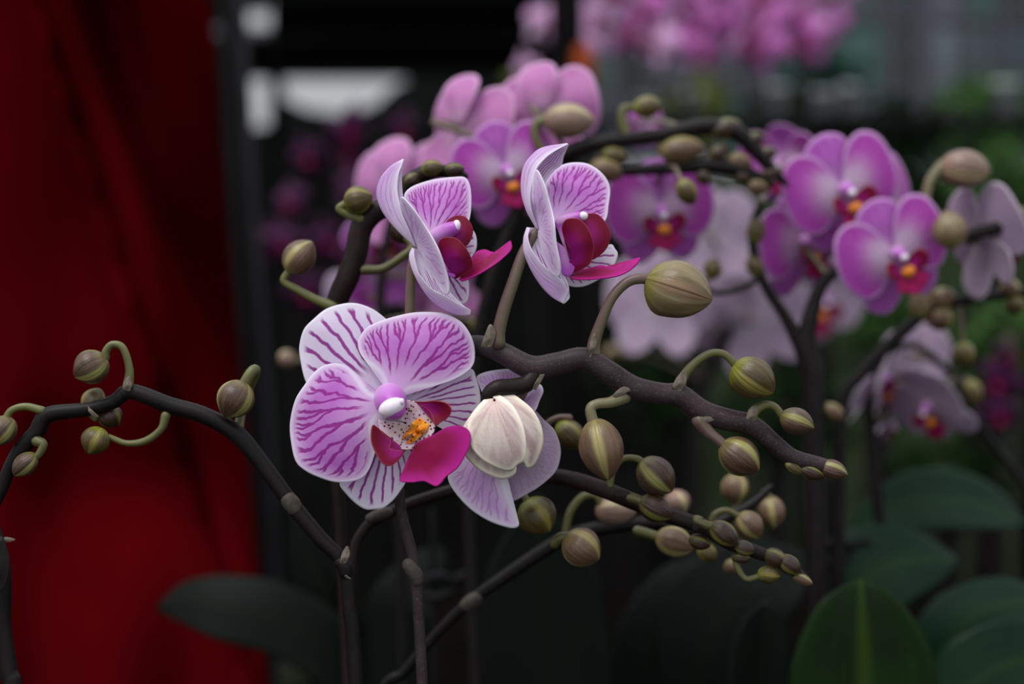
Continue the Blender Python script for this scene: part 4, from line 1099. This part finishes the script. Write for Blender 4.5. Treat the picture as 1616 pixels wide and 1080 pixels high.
# ================================================================== far blooms: one small mesh each
def far_bloom_mesh(mat):
    parts = []
    for n, me in BLOOM:
        if n in ('sepal', 'petal'): parts.append(me)
    Vs, Fs, off = [], [], 0
    for a in [90, 18, 162, -54, -126]:
        wide = 0.46 if a in (18, 162) else 0.3
        t = np.linspace(0, 1, 7)
        half = wide * np.sin(math.pi * np.clip(t * 0.93 + 0.05, 0, 1)) ** 0.7
        rows = np.stack([np.stack([t, half, -0.15 * t * t], -1), np.stack([t, 0 * t, 0.02 + 0 * t - 0.1 * t * t], -1), np.stack([t, -half, -0.15 * t * t], -1)], 1)
        c, s = math.cos(math.radians(a)), math.sin(math.radians(a))
        X = rows[..., 0] * c - rows[..., 1] * s; Z = rows[..., 0] * s + rows[..., 1] * c
        V = np.stack([X * RF, -rows[..., 2] * RF, Z * RF], -1)
        VV, F, mi, _ = shell(V, 0.0006)
        Vs.append(VV); Fs.append(F + off); off += len(VV)
    # lip and column
    a = np.linspace(0.1, math.pi - 0.1, 5); b = np.linspace(0, 2 * math.pi, 8, endpoint=False)
    E = np.stack([np.sin(a)[:, None] * np.cos(b)[None] * 0.2, np.broadcast_to(np.cos(a)[:, None] * 0.25 - 0.15, (5, 8)), np.sin(a)[:, None] * np.sin(b)[None] * 0.25 - 0.2], -1).reshape(-1, 3) * RF
    Fe = grid_faces(5, 8, True)
    nm = sum(len(f) for f in Fs)
    Vs.append(E); Fs.append(Fe + off)
    return mesh_data('flower', np.vstack(Vs), np.vstack(Fs), [mat, LIP], matidx=np.concatenate([np.zeros(nm), np.ones(len(Fe))]))


FARS = {'pink': far_bloom_mesh(FAR_PINK), 'pale': far_bloom_mesh(FAR_PALE), 'plum': far_bloom_mesh(FAR_PLUM_SHADED)}


def far_spray(label, stem, d0, n, kinds, rpx, group=None, spread=30, from_=0.35):
    P, R = stem_path(stem, d0, 40)
    foot = np.array([P[0][0], P[0][1] - 0.05, 0.0])
    root = tag(empty('orchid_spray', foot), label, 'orchid', group)
    tube_world('stem', np.vstack([foot, (foot + P[0]) / 2, P]), np.concatenate([R[:1], R[:1], R]), STEM_DARK, root, 8)
    px = d0 / FPX
    for k in range(n):
        f = from_ + (0.98 - from_) * k / max(1, n - 1)
        q = P[int(f * 39)]
        off = np.array([random.uniform(-1, 1), random.uniform(-0.8, 0.2), random.uniform(-1, 0.6)]) * spread * px
        me = FARS[random.choice(kinds)]
        o = link('flower', me, root, q + off)
        s = rpx * px / RF * random.uniform(0.85, 1.1)
        o.scale = (s, s, s)
        o.rotation_euler = (math.radians(random.uniform(-10, 25)), math.radians(random.uniform(-30, 30)), math.radians(random.uniform(-60, 60)))
        tube_world('pedicel', np.array([q, q + off * 0.5 + [0, 0, 0.004], q + off + [0, 0.002, 0]]), np.full(3, 0.0015), PED_BROWN, root, 6)
    return root


FG = 'pink orchid sprays along the top behind'
for dd, (lab, st, n, kinds) in zip((2.2, 2.45, 2.7, 2.3, 2.6), [
        ('blurred pink spray at the top beside the dark post', [(940, 700, 0, 5), (930, 300, 0, 4), (935, 80, 0, 4), (960, 10, 0, 4), (1010, 0, 0, 3)], 7, ['pale', 'pink', 'pale']),
        ('blurred pink spray second from the dark post along the top', [(1010, 700, 0, 5), (1000, 300, 0, 4), (1005, 60, 0, 4), (1040, -10, 0, 4), (1090, 0, 0, 3)], 8, ['pale', 'pink']),
        ('blurred deep pink spray in the middle of the top row', [(1100, 700, 0, 5), (1095, 300, 0, 4), (1095, 80, 0, 4), (1120, 10, 0, 4), (1180, 0, 0, 3)], 9, ['pink']),
        ('blurred deep pink spray to the right of the middle one in the top row', [(1190, 700, 0, 5), (1180, 300, 0, 4), (1180, 60, 0, 4), (1210, 0, 0, 4), (1260, 20, 0, 3)], 8, ['pink', 'pink', 'pale']),
        ('blurred pink spray at the right end of the top row', [(1290, 700, 0, 5), (1280, 300, 0, 4), (1275, 60, 0, 4), (1300, -5, 0, 4), (1345, 5, 0, 3)], 8, ['pink', 'pale'])]):
    far_spray(lab, [(x, y - 34, z, r) for x, y, z, r in st], dd, n + 6, kinds, 46, FG, spread=30, from_=0.80)
far_spray('blurred pale pink spray left of the dark post', [(850, 700, 0, 5), (845, 300, 0, 4), (840, 110, 0, 4), (850, 50, 0, 4), (845, 30, 0, 3)], 2.4, 4, ['pale'], 34, None, spread=18, from_=0.72)
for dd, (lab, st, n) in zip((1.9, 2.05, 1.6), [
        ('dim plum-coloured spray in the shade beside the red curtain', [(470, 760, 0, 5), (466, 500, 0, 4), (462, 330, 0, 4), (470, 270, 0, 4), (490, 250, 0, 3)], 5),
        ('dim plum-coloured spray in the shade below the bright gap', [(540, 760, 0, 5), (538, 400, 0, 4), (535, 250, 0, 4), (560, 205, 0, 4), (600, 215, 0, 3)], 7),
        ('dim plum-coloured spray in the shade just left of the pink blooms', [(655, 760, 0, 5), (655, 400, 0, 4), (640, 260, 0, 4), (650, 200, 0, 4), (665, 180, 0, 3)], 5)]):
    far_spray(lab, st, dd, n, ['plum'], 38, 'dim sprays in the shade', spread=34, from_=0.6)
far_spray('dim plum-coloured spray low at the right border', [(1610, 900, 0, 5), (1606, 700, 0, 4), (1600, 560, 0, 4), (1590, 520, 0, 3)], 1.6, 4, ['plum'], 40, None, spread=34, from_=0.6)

# ================================================================== leaves
def leaf(parent, rows, mat, d0, th=0.0012):
    R = np.asarray(rows, float)
    B, UV, E = loft_sheet(R, 26, 15)
    V = WZ(B[..., 0], B[..., 1], B[..., 2], d0)
    return sheet_object('leaf', V, UV, E, [mat, mat], th, parent, 'in')


def leaf_plant(label, root, d, leaves):
    r = tag(empty('orchid_plant', W(root[0], root[1], d)), label, 'plant')
    for rows, mat, d0 in leaves:
        leaf(r, rows, mat, d0)
    return r


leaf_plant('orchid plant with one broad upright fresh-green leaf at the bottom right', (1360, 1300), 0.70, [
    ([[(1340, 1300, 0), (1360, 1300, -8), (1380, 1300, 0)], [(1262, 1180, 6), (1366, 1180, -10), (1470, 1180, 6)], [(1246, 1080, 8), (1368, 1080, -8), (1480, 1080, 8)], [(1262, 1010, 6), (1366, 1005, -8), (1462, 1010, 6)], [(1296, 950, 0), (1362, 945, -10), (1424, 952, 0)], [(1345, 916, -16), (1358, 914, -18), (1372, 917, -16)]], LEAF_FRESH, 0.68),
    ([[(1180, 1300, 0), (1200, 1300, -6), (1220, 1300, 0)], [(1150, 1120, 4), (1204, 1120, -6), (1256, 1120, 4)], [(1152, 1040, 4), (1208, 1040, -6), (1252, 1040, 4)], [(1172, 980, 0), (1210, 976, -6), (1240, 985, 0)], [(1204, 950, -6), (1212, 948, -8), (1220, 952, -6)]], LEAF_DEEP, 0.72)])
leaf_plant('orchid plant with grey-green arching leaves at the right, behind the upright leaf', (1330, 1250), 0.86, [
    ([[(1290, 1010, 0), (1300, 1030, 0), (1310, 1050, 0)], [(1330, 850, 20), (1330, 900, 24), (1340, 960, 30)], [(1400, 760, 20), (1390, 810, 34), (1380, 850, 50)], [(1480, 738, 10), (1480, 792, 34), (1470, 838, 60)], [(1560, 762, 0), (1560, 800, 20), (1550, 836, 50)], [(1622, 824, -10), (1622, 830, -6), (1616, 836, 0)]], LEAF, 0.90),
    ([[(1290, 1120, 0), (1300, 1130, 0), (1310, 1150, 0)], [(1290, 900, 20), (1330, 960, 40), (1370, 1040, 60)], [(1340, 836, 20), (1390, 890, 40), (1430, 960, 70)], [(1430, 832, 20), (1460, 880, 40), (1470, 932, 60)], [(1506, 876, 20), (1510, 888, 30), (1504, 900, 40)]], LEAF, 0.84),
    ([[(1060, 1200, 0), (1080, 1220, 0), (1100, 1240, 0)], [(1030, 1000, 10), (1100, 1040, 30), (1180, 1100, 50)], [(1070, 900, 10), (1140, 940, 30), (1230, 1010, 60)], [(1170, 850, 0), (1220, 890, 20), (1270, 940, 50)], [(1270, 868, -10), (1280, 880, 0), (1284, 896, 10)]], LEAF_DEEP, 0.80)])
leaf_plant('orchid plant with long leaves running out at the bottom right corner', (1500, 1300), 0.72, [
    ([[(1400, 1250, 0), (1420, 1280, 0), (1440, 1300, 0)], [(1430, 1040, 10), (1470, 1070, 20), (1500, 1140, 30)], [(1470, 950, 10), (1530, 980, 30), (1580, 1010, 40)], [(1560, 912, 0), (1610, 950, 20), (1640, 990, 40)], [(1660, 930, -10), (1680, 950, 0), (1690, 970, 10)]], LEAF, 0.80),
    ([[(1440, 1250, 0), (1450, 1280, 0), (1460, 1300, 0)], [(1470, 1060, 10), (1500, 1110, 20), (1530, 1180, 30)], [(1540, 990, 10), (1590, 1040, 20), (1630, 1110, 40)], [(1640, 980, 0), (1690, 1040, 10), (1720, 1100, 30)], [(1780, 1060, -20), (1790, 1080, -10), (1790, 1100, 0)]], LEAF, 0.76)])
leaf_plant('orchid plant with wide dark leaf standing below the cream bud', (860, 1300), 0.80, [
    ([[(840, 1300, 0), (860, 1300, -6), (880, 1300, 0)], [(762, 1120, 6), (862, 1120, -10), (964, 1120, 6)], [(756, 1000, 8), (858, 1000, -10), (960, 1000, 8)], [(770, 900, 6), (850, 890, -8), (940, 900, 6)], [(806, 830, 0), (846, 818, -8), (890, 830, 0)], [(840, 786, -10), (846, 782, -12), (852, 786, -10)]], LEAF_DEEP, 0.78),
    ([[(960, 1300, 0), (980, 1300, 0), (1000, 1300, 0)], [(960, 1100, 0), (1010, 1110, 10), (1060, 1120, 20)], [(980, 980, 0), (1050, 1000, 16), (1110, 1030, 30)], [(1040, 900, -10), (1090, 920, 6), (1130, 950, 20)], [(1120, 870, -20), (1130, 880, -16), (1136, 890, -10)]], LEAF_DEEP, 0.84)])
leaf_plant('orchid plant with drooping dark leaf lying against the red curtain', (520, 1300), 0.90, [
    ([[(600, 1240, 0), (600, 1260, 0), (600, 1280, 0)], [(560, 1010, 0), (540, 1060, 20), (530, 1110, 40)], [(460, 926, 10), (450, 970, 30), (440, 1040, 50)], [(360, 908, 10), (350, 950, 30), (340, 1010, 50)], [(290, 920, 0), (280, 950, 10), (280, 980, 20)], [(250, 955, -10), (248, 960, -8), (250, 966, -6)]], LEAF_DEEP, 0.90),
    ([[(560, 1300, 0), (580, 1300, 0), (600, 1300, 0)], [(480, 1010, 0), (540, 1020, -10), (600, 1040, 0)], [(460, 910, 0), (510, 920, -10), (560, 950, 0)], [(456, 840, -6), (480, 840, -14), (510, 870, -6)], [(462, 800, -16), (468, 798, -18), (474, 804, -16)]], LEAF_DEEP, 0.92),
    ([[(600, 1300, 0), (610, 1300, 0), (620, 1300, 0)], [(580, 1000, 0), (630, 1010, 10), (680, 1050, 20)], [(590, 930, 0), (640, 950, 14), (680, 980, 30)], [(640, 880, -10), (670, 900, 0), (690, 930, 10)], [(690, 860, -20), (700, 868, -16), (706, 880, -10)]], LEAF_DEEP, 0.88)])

# clip on the stake behind the stems
for lab, x, y, d in [('black plastic plant clip holding stems below the front bloom', 690, 930, 0.80), ('black plastic plant clip on the dark stem above the upright leaf', 1318, 876, 0.80)]:
    r = tag(empty('plant_clip', W(x, y, d)), lab, 'clip')
    tube('jaw', [(x - 26, y - 6, 0, 7), (x, y - 20, 6, 8), (x + 26, y - 12, 0, 7)], STEEL, r, d)
    tube('jaw', [(x - 26, y + 8, 0, 7), (x, y + 14, 6, 8), (x + 22, y + 4, 0, 7)], STEEL, r, d)
    tube('grip', [(x + 20, y - 8, 0, 6), (x + 40, y - 20, 0, 8), (x + 52, y - 18, 0, 6)], STEEL, r, d)
    tube('stake', [(x - 4, y + 900, 0, 5), (x - 4, y + 300, 0, 5), (x - 8, y - 120, -8, 5)], STEEL, r, d)

# ================================================================== red curtain
def curtain():
    g = NT('red_cloth')
    o = g.obj()
    n = g.noise(o, 6.0, 3.0); wv = g.noise(o, 900.0, 1.0)
    c = g.mix(g.step(n, 0.3, 0.7), srgb(72, 3, 7), srgb(60, 2, 6))
    mat = g.bsdf(c, 0.9, 0.0, g.bump(wv, 0.15, 0.0004), 0.0, sheen=0.0)
    nr, nc = 80, 240
    x = np.linspace(-1300, 400, nc); y = np.linspace(-420, 1500, nr)
    X, Y = np.meshgrid(x, y)
    edge = 330 + (Y + 0) * 0.085
    Xs = edge - (400 - X)
    # slanting folds: q runs across them
    q = Xs - 0.31 * Y
    fold = 46 * np.exp(-((q - 100) / 46) ** 2) - 40 * np.exp(-((q - 190) / 60) ** 2) + 26 * np.exp(-((q - 290) / 40) ** 2) + 30 * np.sin(q / 95.0 + 0.5) * (q < 60) + 12 * np.sin(Xs / 37 + Y / 400)
    lean = 0.55 * (Y - 540) * np.clip((110 - q) / 300, 0, 1) - 0.3 * (Y - 540) * np.clip((q - 60) / 200, 0, 1)
    belly = -70 * np.exp(-(((Xs - 190) / 150) ** 2 + ((Y - 770) / 120) ** 2))
    d0 = 1.35
    V = WZ(Xs, Y, fold * 2.2 + lean + belly * 1.3, d0)
    UV = np.stack([(X - X.min()) / np.ptp(X), (Y - Y.min()) / np.ptp(Y)], -1).reshape(-1, 2)
    VV, F, mi, _ = shell(V, 0.002)
    ob = add('curtain', VV, F, [mat], None, uv=np.vstack([UV, UV]))
    tag(ob, 'red cloth curtain hanging in slanting folds along the left side', 'curtain')


curtain()

# ================================================================== posts, shade roof, back walls, ground
post = tag(empty('metal_post', W(440, 1500, 1.75)), 'dark grey metal post at the edge of the red curtain', 'post')
tube('post_tube', [(440, 1500, 0, 20), (412, 700, 0, 20), (385, 300, 0, 20), (365, -60, 0, 20), (345, -400, 0, 20)], STEEL, post, 1.75, n=24, ns=14, round_end=False)
tube('post_rib', [(455, 1500, 24, 6), (424, 700, 24, 6), (397, 300, 24, 6), (377, -60, 24, 6), (357, -400, 24, 6)], GREYPOST, post, 1.75, n=24, ns=8, round_end=False)
post2 = tag(empty('dark_post', W(898, 1100, 2.0)), 'thick black post rising at the top centre, rusty orange near its foot', 'post')
tube('post_tube', [(898, 1700, 0, 27), (896, 300, 0, 27), (893, -60, 0, 27), (890, -400, 0, 27)], TARP, post2, 2.0, n=20, ns=14, round_end=False)
tube('bracket', [(922, 150, 20, 14), (922, 110, 24, 20), (918, 84, 24, 14)], RUST, post2, 2.0, n=10, ns=12)

box('floor', (-30, -2, -0.05), (30, 60, 0), FLOOR)
tag(bpy.data.objects['floor'], kind='structure')
bed = box('planting_bed', (-0.16, 0.30, 0.0), (1.4, 1.25, 0.80), SOIL, None, 0.02)
tag(bed, 'dark soil bed that the orchids stand in', kind='structure')

# shade roof falling away behind, over the left half
def roof():
    r = empty('roof', (-0.9, 5, 1.5)); tag(r, kind='structure')
    def panel(n, x0, x1, yA, dA, yB, dB, mat):
        A = [W(x0, yA, dA), W(x1, yA, dA), W(x1, yB, dB), W(x0, yB, dB)]
        V = np.array(A + [a + np.array([0, 0, 0.03]) for a in A])
        F = np.array([[0, 1, 2, 3], [7, 6, 5, 4], [0, 4, 5, 1], [1, 5, 6, 2], [2, 6, 7, 3], [3, 7, 4, 0]])
        return add(n, V, F, [mat], r, smooth=False)
    panel('roof_sheet', 426, 880, -330, 3.4, 126, 6.8, TARP)
    panel('roof_sheet', 300, 424, -330, 3.4, 20, 5.6, TARP)
    panel('roof_sheet', 300, 424, 70, 6.0, 126, 6.8, TARP)
    for y, d in ((-20, 5.2), (48, 5.9), (104, 6.4)):
        a = W(300, y + 8, d); b = W(880, y + 8, d)
        tube_world('beam', np.array([a, (a + b) / 2, b]), np.full(3, 0.035), GREYPOST, r, 8)
roof()

HEDGE = plain('dark_hedge', srgb(24, 26, 26), 0.9, 0.1, 0.4, 2.0, srgb(16, 18, 18))
DARK_BACKING = plain('dark_backing', srgb(18, 20, 18), 0.95, 0.05, 0.4, 4.0, bumpk=0.0)
def wall_poly(name, pts, d, th, mat, parent=None):
    """upright slab with the given outline (pixels) at distance d"""
    A = np.array([W(x, y, d) for x, y in pts]); n = len(A)
    B = A + np.array([0, th, 0])
    me = bpy.data.meshes.new(name)
    c = A.mean(0)
    me.from_pydata([tuple(v) for v in np.vstack([A, B]) - c], [], [tuple(range(n)), tuple(range(2 * n - 1, n - 1, -1))] + [(i, i + n, (i + 1) % n + n, (i + 1) % n) for i in range(n)])
    me.materials.append(mat); me.update()
    return link(name, me, parent, c)

o = wall_poly('wall_back_left', [(250, 200), (370, 205), (430, 197), (440, 152), (480, 172), (540, 181), (590, 166), (622, 136), (660, 118), (890, 110), (890, 620), (250, 620)], 7.0, 0.1, HEDGE); tag(o, kind='structure')
o = wall_poly('wall_dark_backing', [(380, 300), (700, 250), (900, 330), (1110, 420), (1110, 1000), (380, 1000)], 3.0, 0.02, DARK_BACKING); tag(o, kind='structure')  # added black sheet standing in for the deep gloom behind the stems
o = wall_poly('wall_side_panel', [(280, -60), (384, -60), (384, 210), (280, 210)], 6.0, 0.1, TARP); tag(o, kind='structure')
o = wall_poly('wall_mullion', [(424, 60), (444, 60), (444, 230), (424, 230)], 6.6, 0.08, TARP); tag(o, kind='structure')

# glasshouse wall at the back right, pane by pane
gw = empty('wall_glasshouse', W(1250, 260, 7.0)); tag(gw, kind='structure')
GL = [plain('pane_%d' % i, dim(srgb(*c), 0.95), 0.35, 0.5, 0.35, 1.6, bumpk=0) for i, c in enumerate([(70, 80, 88), (110, 120, 130), (44, 54, 58), (60, 96, 92), (110, 108, 124), (56, 68, 80)])]
FRAMEM = plain('glasshouse_frame', srgb(66, 68, 76), 0.5, 0.4, 0.2, 3.0, bumpk=0)
xs = [880, 970, 1060, 1130, 1190, 1260, 1330, 1400, 1460, 1520, 1580, 1660, 1760, 1900]
k = 0
for i in range(len(xs) - 1):
    for y0, y1 in ((-420, -160), (-160, 30), (30, 140), (140, 262)):
        k += 1
        wall_poly('pane', [(xs[i] + 5, y0 + 4), (xs[i + 1] - 5, y0 + 4), (xs[i + 1] - 5, y1 - 4), (xs[i] + 5, y1 - 4)], 7.0, 0.02, GL[(i * 5 + k * 3) % 6], gw)
for x in xs:
    ww = 16 if x in (1460,) else 7
    wall_poly('frame_post', [(x - ww, -420), (x + ww, -420), (x + ww, 300), (x - ww, 300)], 6.97, 0.06, FRAMEM, gw)
for y in (-160, 30, 140):
    wall_poly('frame_rail', [(870, y - 4), (1910, y - 4), (1910, y + 4), (870, y + 4)], 6.98, 0.05, FRAMEM, gw)

# shrubs in front of it: one mass of leaves each
def shrub(label, px, py, d, rx, ry, n, mat, group='shrubs along the glasshouse'):
    r = tag(empty('leafy_shrub', W(px, py + ry, d)), label, 'shrub', group)
    c = W(px, py, d); k = d / FPX
    Vs, Fs = [], []
    for i in range(n):
        a, b = RNG.uniform(0, 6.283), RNG.uniform(-1, 1)
        rad = RNG.uniform(0.3, 1) ** 0.5
        q = c + np.array([math.cos(a) * math.sqrt(1 - b * b) * rx, math.sin(a) * math.sqrt(1 - b * b) * rx * 0.6, b * ry]) * rad * k
        u = RNG.normal(size=3); u /= np.linalg.norm(u); v = np.cross(u, RNG.normal(size=3)); v /= np.linalg.norm(v)
        L = 26 * k * RNG.uniform(0.7, 1.3); wd = L * 0.3
        nn = np.cross(u, v) * L * 0.12
        Vs.append([q, q + u * L * 0.5 + v * wd + nn, q + u * L, q + u * L * 0.5 - v * wd + nn]); j = 4 * i
        Fs.append([j, j + 1, j + 2, j + 3])
    o = add('foliage', np.array(Vs).reshape(-1, 3), np.array(Fs), [mat], r); o['kind'] = 'stuff'
    base = W(px, py + ry, d)
    tube_world('trunk', np.array([[base[0], base[1], 0.0], [base[0], base[1], base[2] * 0.5], c]), np.array([0.03, 0.025, 0.015]), STEM_DARK, r, 8)
    return r


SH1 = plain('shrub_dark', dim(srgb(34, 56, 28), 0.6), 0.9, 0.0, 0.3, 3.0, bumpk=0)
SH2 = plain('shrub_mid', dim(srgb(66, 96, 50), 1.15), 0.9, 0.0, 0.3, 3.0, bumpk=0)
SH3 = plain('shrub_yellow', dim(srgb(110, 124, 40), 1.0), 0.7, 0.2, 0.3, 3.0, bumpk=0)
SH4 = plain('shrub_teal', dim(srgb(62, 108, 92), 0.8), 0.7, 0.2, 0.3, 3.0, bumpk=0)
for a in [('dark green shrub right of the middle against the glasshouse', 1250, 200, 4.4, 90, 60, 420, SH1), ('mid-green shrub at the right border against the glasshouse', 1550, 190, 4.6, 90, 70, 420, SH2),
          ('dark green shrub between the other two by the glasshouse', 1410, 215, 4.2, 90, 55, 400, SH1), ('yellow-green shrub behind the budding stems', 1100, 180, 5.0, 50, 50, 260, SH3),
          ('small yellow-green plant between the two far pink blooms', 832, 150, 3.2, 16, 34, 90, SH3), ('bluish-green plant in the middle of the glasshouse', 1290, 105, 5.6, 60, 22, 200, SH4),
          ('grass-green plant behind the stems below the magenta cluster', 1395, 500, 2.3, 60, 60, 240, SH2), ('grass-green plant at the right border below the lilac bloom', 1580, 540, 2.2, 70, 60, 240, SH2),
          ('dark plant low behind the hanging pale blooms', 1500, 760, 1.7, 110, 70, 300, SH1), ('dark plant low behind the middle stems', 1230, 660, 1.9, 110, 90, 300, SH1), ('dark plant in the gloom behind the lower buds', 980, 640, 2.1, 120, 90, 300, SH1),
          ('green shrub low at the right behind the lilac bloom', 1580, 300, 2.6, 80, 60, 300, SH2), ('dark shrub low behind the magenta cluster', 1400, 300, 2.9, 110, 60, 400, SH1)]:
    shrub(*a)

# pale pots standing on the far side, in front of the shrubs
POT = plain('pale_pot', srgb(196, 202, 206), 0.6, 0.3, 0.15, 6.0, bumpk=0)
def pot(px, py, d, rpx, hpx):
    k = d / FPX
    c = W(px, py, d)
    prof = [(0.0, 0.0), (0.72, 0.0), (0.95, 0.86), (1.05, 0.86), (1.05, 1.0), (0.92, 1.0), (0.88, 0.8), (0.0, 0.8)]
    a = np.linspace(0, 2 * math.pi, 20, endpoint=False)
    V = np.array([[[c[0] + r * rpx * k * math.cos(t), c[1] + r * rpx * k * math.sin(t), c[2] + h * hpx * k] for t in a] for r, h in prof])
    o = add('plant_pot', V.reshape(-1, 3), grid_faces(len(prof), 20, True), [POT])
    return o
for x, r_, h_, nm in ((1010, 12, 26, 'first'), (1092, 17, 34, 'second'), (1226, 15, 44, 'third'), (1298, 20, 36, 'fourth'), (1338, 12, 46, 'fifth'), (1586, 20, 50, 'last')):
    tag(pot(x, 180, 3.4, r_, h_), nm + ' pale pot counted from the black post along the far ledge', 'pot', 'pale pots on the far ledge')
led = tag(empty('ledge', W(1270, 400, 3.4)), 'low dark ledge carrying the pale pots before the glasshouse', 'ledge')
a0 = W(900, 181, 3.4); a1 = W(1700, 160, 3.4)
box('top_board', (a0[0], a0[1] - 0.12, a0[2] - 0.03), (a1[0], a0[1] + 0.12, a0[2] - 0.002), STEEL, led)
for x in (a0[0] + 0.05, (a0[0] + a1[0]) / 2, a1[0] - 0.05):
    box('leg', (x - 0.02, a0[1] - 0.05, 0.0), (x + 0.02, a0[1] + 0.05, a0[2] - 0.03), STEEL, led)

for o in bpy.data.objects:
    if '_w' in o: del o['_w']
